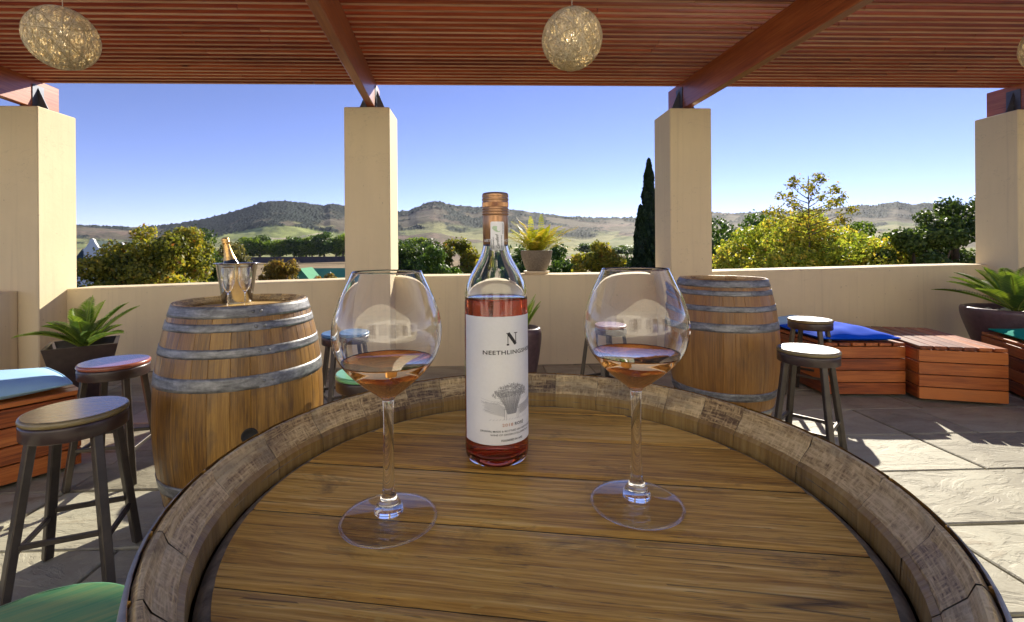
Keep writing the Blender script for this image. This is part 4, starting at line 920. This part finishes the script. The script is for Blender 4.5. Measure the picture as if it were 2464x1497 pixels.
p = onz(1985, 955, 0); bench((p.x, p.y, 0), RD(-4), .85, .60, BH, 'orange box bench with the royal blue cushion, behind the grey stools')
cushion((p.x-.01, p.y+.01, BH), RD(-4), .62, .59, .085, 'c_blue', 'royal blue cushion on the orange box bench')
q = Matrix.Rotation(RD(-4), 3, 'Z') @ Vector((0, .63, 0)); cushion((p.x-.01+q.x, p.y+.01+q.y, BH), RD(-4), .22, .42, .085, 'c_sky', 'sky blue cushion mostly hidden behind the royal blue one')
p = onz(2212, 966, 0); bench((p.x, p.y, 0), RD(-17), .9, .53, BH, 'slatted box bench without a cushion, half of its lid in the sun')
p = onz(2360, 798, BH); rz = RD(-26); q = Matrix.Rotation(rz, 3, 'Z') @ Vector((0, 1.25, 0)); p3 = (p.x-q.x, p.y-q.y, 0); bench(p3, rz, 1.25, .6, BH, 'red box bench with the teal cushion at the right edge')
q = Matrix.Rotation(rz, 3, 'Z') @ Vector((.03, .12, 0)); cushion((p3[0]+q.x, p3[1]+q.y, BH), rz, 1.1, .56, .08, 'c_teal', 'teal green cushion on the bench at the right edge')
# left bench: its long side faces the terrace
a = onz(195, 938, BH); rz = RD(-38); q = Matrix.Rotation(rz, 3, 'Z') @ Vector((.62, 1.3, 0)); p4 = (a.x-q.x, a.y-q.y, 0); bench(p4, rz, 1.3, .62, BH, 'box bench with the pale blue cushion at the left edge')
q = Matrix.Rotation(rz, 3, 'Z') @ Vector((.02, .04, 0)); cushion((p4[0]+q.x, p4[1]+q.y, BH), rz, 1.24, .59, .1, 'c_sky', 'pale blue cushion on the bench at the left edge')

# ================================================================ PLANTS
M['frond'] = leafmat('cycad_leaflets', [(0, (.035, .08, .016)), (.5, (.12, .22, .03)), (1, (.32, .42, .06))], .3); M['fern'] = leafmat('yellow_fern', [(0, (.2, .24, .015)), (.5, (.42, .42, .035)), (1, (.6, .38, .05))], .45)
def frond(parent, az, L, lift, droop, seed, lw=.11, n=50, mat='frond', base=(0, 0, 0)):
    r = np.random.default_rng(seed); u = np.array([cos(az), sin(az), 0]); P = []
    for k in range(n+1): s = k/n; P.append(np.array(base)+u*L*s*(cos(lift)+.12*s)+np.array([0, 0, 1])*(L*s*sin(lift)-droop*L*s**2.4))
    P = np.array(P); V = []; F = []; tone = []
    t0 = r.uniform(.3, .75); side = np.array([-sin(az), cos(az), 0]); m = 0
    for k in range(3, n):
        d = P[k+1]-P[k-1]; d /= np.linalg.norm(d); up = np.cross(side, d); up = up*(1 if up[2] > 0 else -1); s = k/n; ll = lw*(sin(pi*min(1, .12+s*.92))**.6)*r.uniform(.9, 1.08)
        for sg in (-1, 1):
            dr = side*sg*.78+d*.52+up*.34; dr /= np.linalg.norm(dr); a = P[k]; wv = d*.003; mid = a+dr*ll*.55+up*.004; tip = a+dr*ll+np.array([0, 0, -.01*ll/.1])
            V += [a-wv, a+wv, mid+wv, tip, mid-wv]; F.append((m, m+1, m+2, m+3, m+4)); tone.append(np.clip(t0+r.normal(0, .12)+(.1 if sg > 0 else 0), 0, 1)); m += 5
    b = MB(); b.add([tuple(x) for x in V], F, .5); b.t = list(tone); b.tube([tuple(x) for x in P], [.0065*(1-.8*k/n)+.001 for k in range(n+1)], 5, tone=.95)
    return b.build('frond', M[mat], parent, fix=False)
# square tapered pot with cycad (left)
p = onz(196, 822, .45); t = empty('potted_cycad', (p.x, p.y+.02, 0), RD(35)); tag(t, 'small cycad palm in a dark square tapered planter beside the leftmost pillar', 'potted plant')
b = MB(); w1, w0, hp = .215, .12, .44
for s, q0, q1, z0, z1 in ((1, w0, w1, 0, hp), (1, w1, w1-.025, hp, hp), (1, w1-.025, w1-.045, hp, hp-.06)):
    V = [(sx*q0, sy*q0, z0) for sx, sy in ((-1, -1), (1, -1), (1, 1), (-1, 1))]+[(sx*q1, sy*q1, z1) for sx, sy in ((-1, -1), (1, -1), (1, 1), (-1, 1))]
    b.add(V, [(i, (i+1) % 4, 4+(i+1) % 4, 4+i) for i in range(4)])
b.build('pot', M['pot_dark'], t, fix=False); b = MB(); b.box((0, 0, hp-.06), (.36, .36, .02)); b.build('soil', M['soil'], t)
rs = random.Random(8)
for k, (az, L, lf, dr) in enumerate([(188, .50, 34, .36), (170, .42, 48, .28), (205, .36, 56, .3), (150, .40, 70, .18), (120, .42, 80, .12), (95, .44, 84, .08), (70, .42, 76, .12), (40, .46, 62, .16), (22, .48, 52, .14), (355, .36, 38, .28), (330, .32, 50, .3), (300, .34, 66, .24), (270, .34, 76, .16), (245, .34, 62, .25), (225, .38, 44, .3), (10, .34, 66, .2), (135, .38, 50, .3), (60, .30, 44, .2)]):
    frond(t, RD(az-35), L*1.02, RD(lf), dr, 60+k, .09, 46, base=(0, 0, hp-.05))
# centre vase pot
p = onz(1262, 787, .49); t = empty('potted_plant', (p.x-.02, p.y, 0), 0); tag(t, 'tall plum vase planter with a spiky green plant behind the wine bottle', 'potted plant')
b = MB(); b.lathe(smoothp([(0, .002), (.085, .002), (.1, .02), (.135, .2), (.158, .36), (.162, .45), (.15, .485)], 5)+[(.135, .492), (.125, .485), (.12, .45), (0, .45)], 48); b.build('pot', M['pot_plum'], t)
b = MB()
for k in range(7): a = k*.9; b.lathe(smoothp([(0, 0), (.02, .004), (.022, .012), (0, .022)], 4), 12, (.07*cos(a)+.03, .05*sin(a)-.03, .45)); 
b.build('pebbles', M['pebble'], t)
for k in range(22):
    a = k*2.4; frond(t, a, .25+.08*(k % 3)/2, RD(66+(k*7 % 22)), .04, 90+k, .05, 26, base=(.02*cos(a), .02*sin(a), .45))
# big round pot with cycad (right)
p = onz(2405, 742, .6); t = empty('potted_cycad', (p.x+.16, p.y, 0), 0); tag(t, 'large cycad palm in a wide dark plum pot at the right edge', 'potted plant')
b = MB(); b.lathe(smoothp([(0, .002), (.17, .002), (.19, .03), (.27, .25), (.345, .48), (.362, .57), (.355, .60)], 5)+[(.335, .605), (.32, .59), (.31, .55), (0, .55)], 56); b.build('pot', M['pot_plum'], t)
b = MB()
for k in range(26): a = k*2.4; q = .1+.19*((k*5 % 26)/26); b.lathe(smoothp([(0, 0), (.025, .006), (.028, .016), (0, .03)], 4), 12, (q*cos(a), q*sin(a), .55))
b.build('pebbles', M['pebble'], t)
for k in range(26):
    az = k*2.4+.3; lf = 25+55*((k*11 % 26)/26); frond(t, az, .60-.1*(lf/80), RD(lf), .22, 130+k, .10, 52, base=(.03*cos(az), .03*sin(az), .58))
# fern on the parapet
zw = .888; p = ony(1291, 657, 4.74); t = empty('potted_fern', (p.x, 4.74, zw)); tag(t, 'yellow-green fern in a grey-brown pot standing on the middle parapet', 'potted plant')
b = MB(); b.lathe([(0, .001), (.118, .001), (.130, .022), (.133, .03), (.127, .032), (.12, .016), (0, .014)], 48); b.build('saucer', M['saucer'], t)
b = MB(); b.lathe(smoothp([(0, .016), (.085, .016), (.092, .022), (.125, .085), (.150, .16), (.160, .225), (.160, .238)], 5)+[(.148, .24), (.142, .22), (0, .215)], 48); b.build('pot', M['pot_grey'], t)
rf = np.random.default_rng(77); b = MB(); tones = []
for k in range(92):
    az = rf.random()*2*pi; L = rf.uniform(.34, .60); lf = rf.uniform(.5, 1.35); dr = rf.uniform(.15, .55); n = 22; u = np.array([cos(az), sin(az), 0]); P = []
    if k in (0, 1, 2): az = (.2, 2.9, .5)[k]; L = (.46, .4, .42)[k]; lf = (1.2, .8, .9)[k]; u = np.array([cos(az), sin(az), 0])
    b0 = np.array([rf.uniform(-.07, .07), rf.uniform(-.07, .07), .215])
    for q in range(n+1): s = q/n; P.append(b0+u*L*s*cos(lf)*1.1+np.array([0, 0, L*s*sin(lf)-dr*L*s**2.2])+np.array([0, 0, .004*sin(s*20)]))
    P = np.array(P); side = np.array([-sin(az), cos(az), 0]); t0 = rf.uniform(.1, .85)
    for q in range(2, n):
        d = P[q+1]-P[q-1]; d /= np.linalg.norm(d); s = q/n; ll = .036*(sin(pi*min(1, .1+s*.9))**.5); up = np.cross(side, d)
        for sg in (-1, 1):
            dr_ = side*sg+d*.25; dr_ /= np.linalg.norm(dr_); a = P[q]; wv = d*.0045; b.add([tuple(a-wv), tuple(a+wv), tuple(a+dr_*ll*.8+wv*.8-up*.002), tuple(a+dr_*ll), tuple(a+dr_*ll*.8-wv*.8)], [(0, 1, 2, 3, 4)], float(np.clip(t0+rf.normal(0, .1), 0, 1)))
b.build('fronds', M['fern'], t, fix=False)
# dark backs: low plants outside the wall under the fern
# ================================================================ PENDANT LAMPS
LAMP_W = .8
def straw():
    m = NT('straw_string'); c = m.ramp(m.attr('tone').outputs['Fac'], [(0, (.42, .34, .18)), (.5, (.68, .58, .38)), (1, (.88, .82, .64))]); m.set(Base_Color=c, Roughness=.7)
    tr = m.n('BsdfTranslucent'); m.t.links.new(c, tr.inputs[0]); mx = m.n('MixShader'); mx.inputs[0].default_value = .5; m.t.links.new(m.b.outputs[0], mx.inputs[1]); m.t.links.new(tr.outputs[0], mx.inputs[2]); m.t.links.new(mx.outputs[0], m.out.inputs[0]); return m.m
M['straw'] = straw()
def bulbm(st):
    m = NT('lit_bulb'); m.set(Base_Color=(1, .85, .6), Emission_Color=(1, .86, .62), Emission_Strength=st); return m.m
M['bulb'] = bulbm(2.5)
def pendant(px, py, Y, R, label, seed):
    p = ony(px, py, Y); t = empty('pendant_lamp', p); tag(t, label, 'lamp', 'woven string globe lamps hanging from the pergola')
    r = np.random.default_rng(seed); VV = []; FF = []; TT = []; base = 0; n = 56; loops = 560
    for k in range(loops):
        ax = r.normal(size=3); ax[2] *= .75; ax /= np.linalg.norm(ax); u = np.cross(ax, [.3, .5, .8]); u /= np.linalg.norm(u); v = np.cross(ax, u); o_ = r.uniform(-.55, .55)*r.random(); rc = math.sqrt(1-o_*o_); th = np.linspace(0, 2*pi, n, endpoint=False); ww = r.uniform(.0009, .002); rr0 = R*(1-.05*r.random()**2)
        D = (u[None]*np.cos(th)[:, None]+v[None]*np.sin(th)[:, None])*rc+ax[None]*o_; D = D*rr0; A = D+ax*ww; B = D-ax*ww; VV.append(np.stack([A, B], 1).reshape(-1, 3)); i = np.arange(n); j = (i+1) % n; FF.append(np.stack([2*i, 2*j, 2*j+1, 2*i+1], -1)+base); TT += [r.random()]*n; base += 2*n
    npmesh('woven_shade', np.concatenate(VV), np.concatenate(FF), M['straw'], TT, t)
    b = MB(); b.lathe(smoothp([(0, -.035), (.02, -.028), (.028, -.005), (.02, .02), (.013, .035), (0, .036)], 5), 20); b.build('bulb', M['bulb'], t)
    ld = bpy.data.lights.new('bulb_light', 'POINT'); ld.energy = LAMP_W; ld.color = (1, .88, .7); ld.shadow_soft_size = .045; lo = bpy.data.objects.new('bulb_light', ld); COL.objects.link(lo); lo.parent = t; lo.location = (0, 0, -.05)
    b = MB(); b.tube([(0, 0, .036), (.002, 0, R), (0, 0, ZS+.0-p.z)], .0022, 6); b.lathe([(0, .085), (.014, .085), (.016, .035), (0, .035)], 14); b.build('cord', M['cord'], t)
pendant(150, 93, 2.43, .153, 'woven straw globe lamp at the top left with a warm glow inside', 3)
pendant(1376, 95, 2.32, .150, 'woven straw globe lamp hanging above the middle bay', 4)
pendant(2545, 108, 2.45, .150, 'woven straw globe lamp cut off by the right edge', 6)

# ================================================================ HAZE
bpy.ops.mesh.primitive_cube_add(size=1, location=(0, 1400, 100)); hz = bpy.context.object; hz.name = 'haze'; hz.scale = (8200, 3500, 262)
m = bpy.data.materials.new('haze_air'); m.use_nodes = True; m.node_tree.nodes.clear(); vo = m.node_tree.nodes.new('ShaderNodeVolumePrincipled'); ou = m.node_tree.nodes.new('ShaderNodeOutputMaterial')
vo.inputs['Color'].default_value = (.78, .85, 1, 1); vo.inputs['Density'].default_value = .000035; vo.inputs['Anisotropy'].default_value = .2; m.node_tree.links.new(vo.outputs[0], ou.inputs['Volume']); hz.data.materials.append(m); tag(hz, kind='stuff')
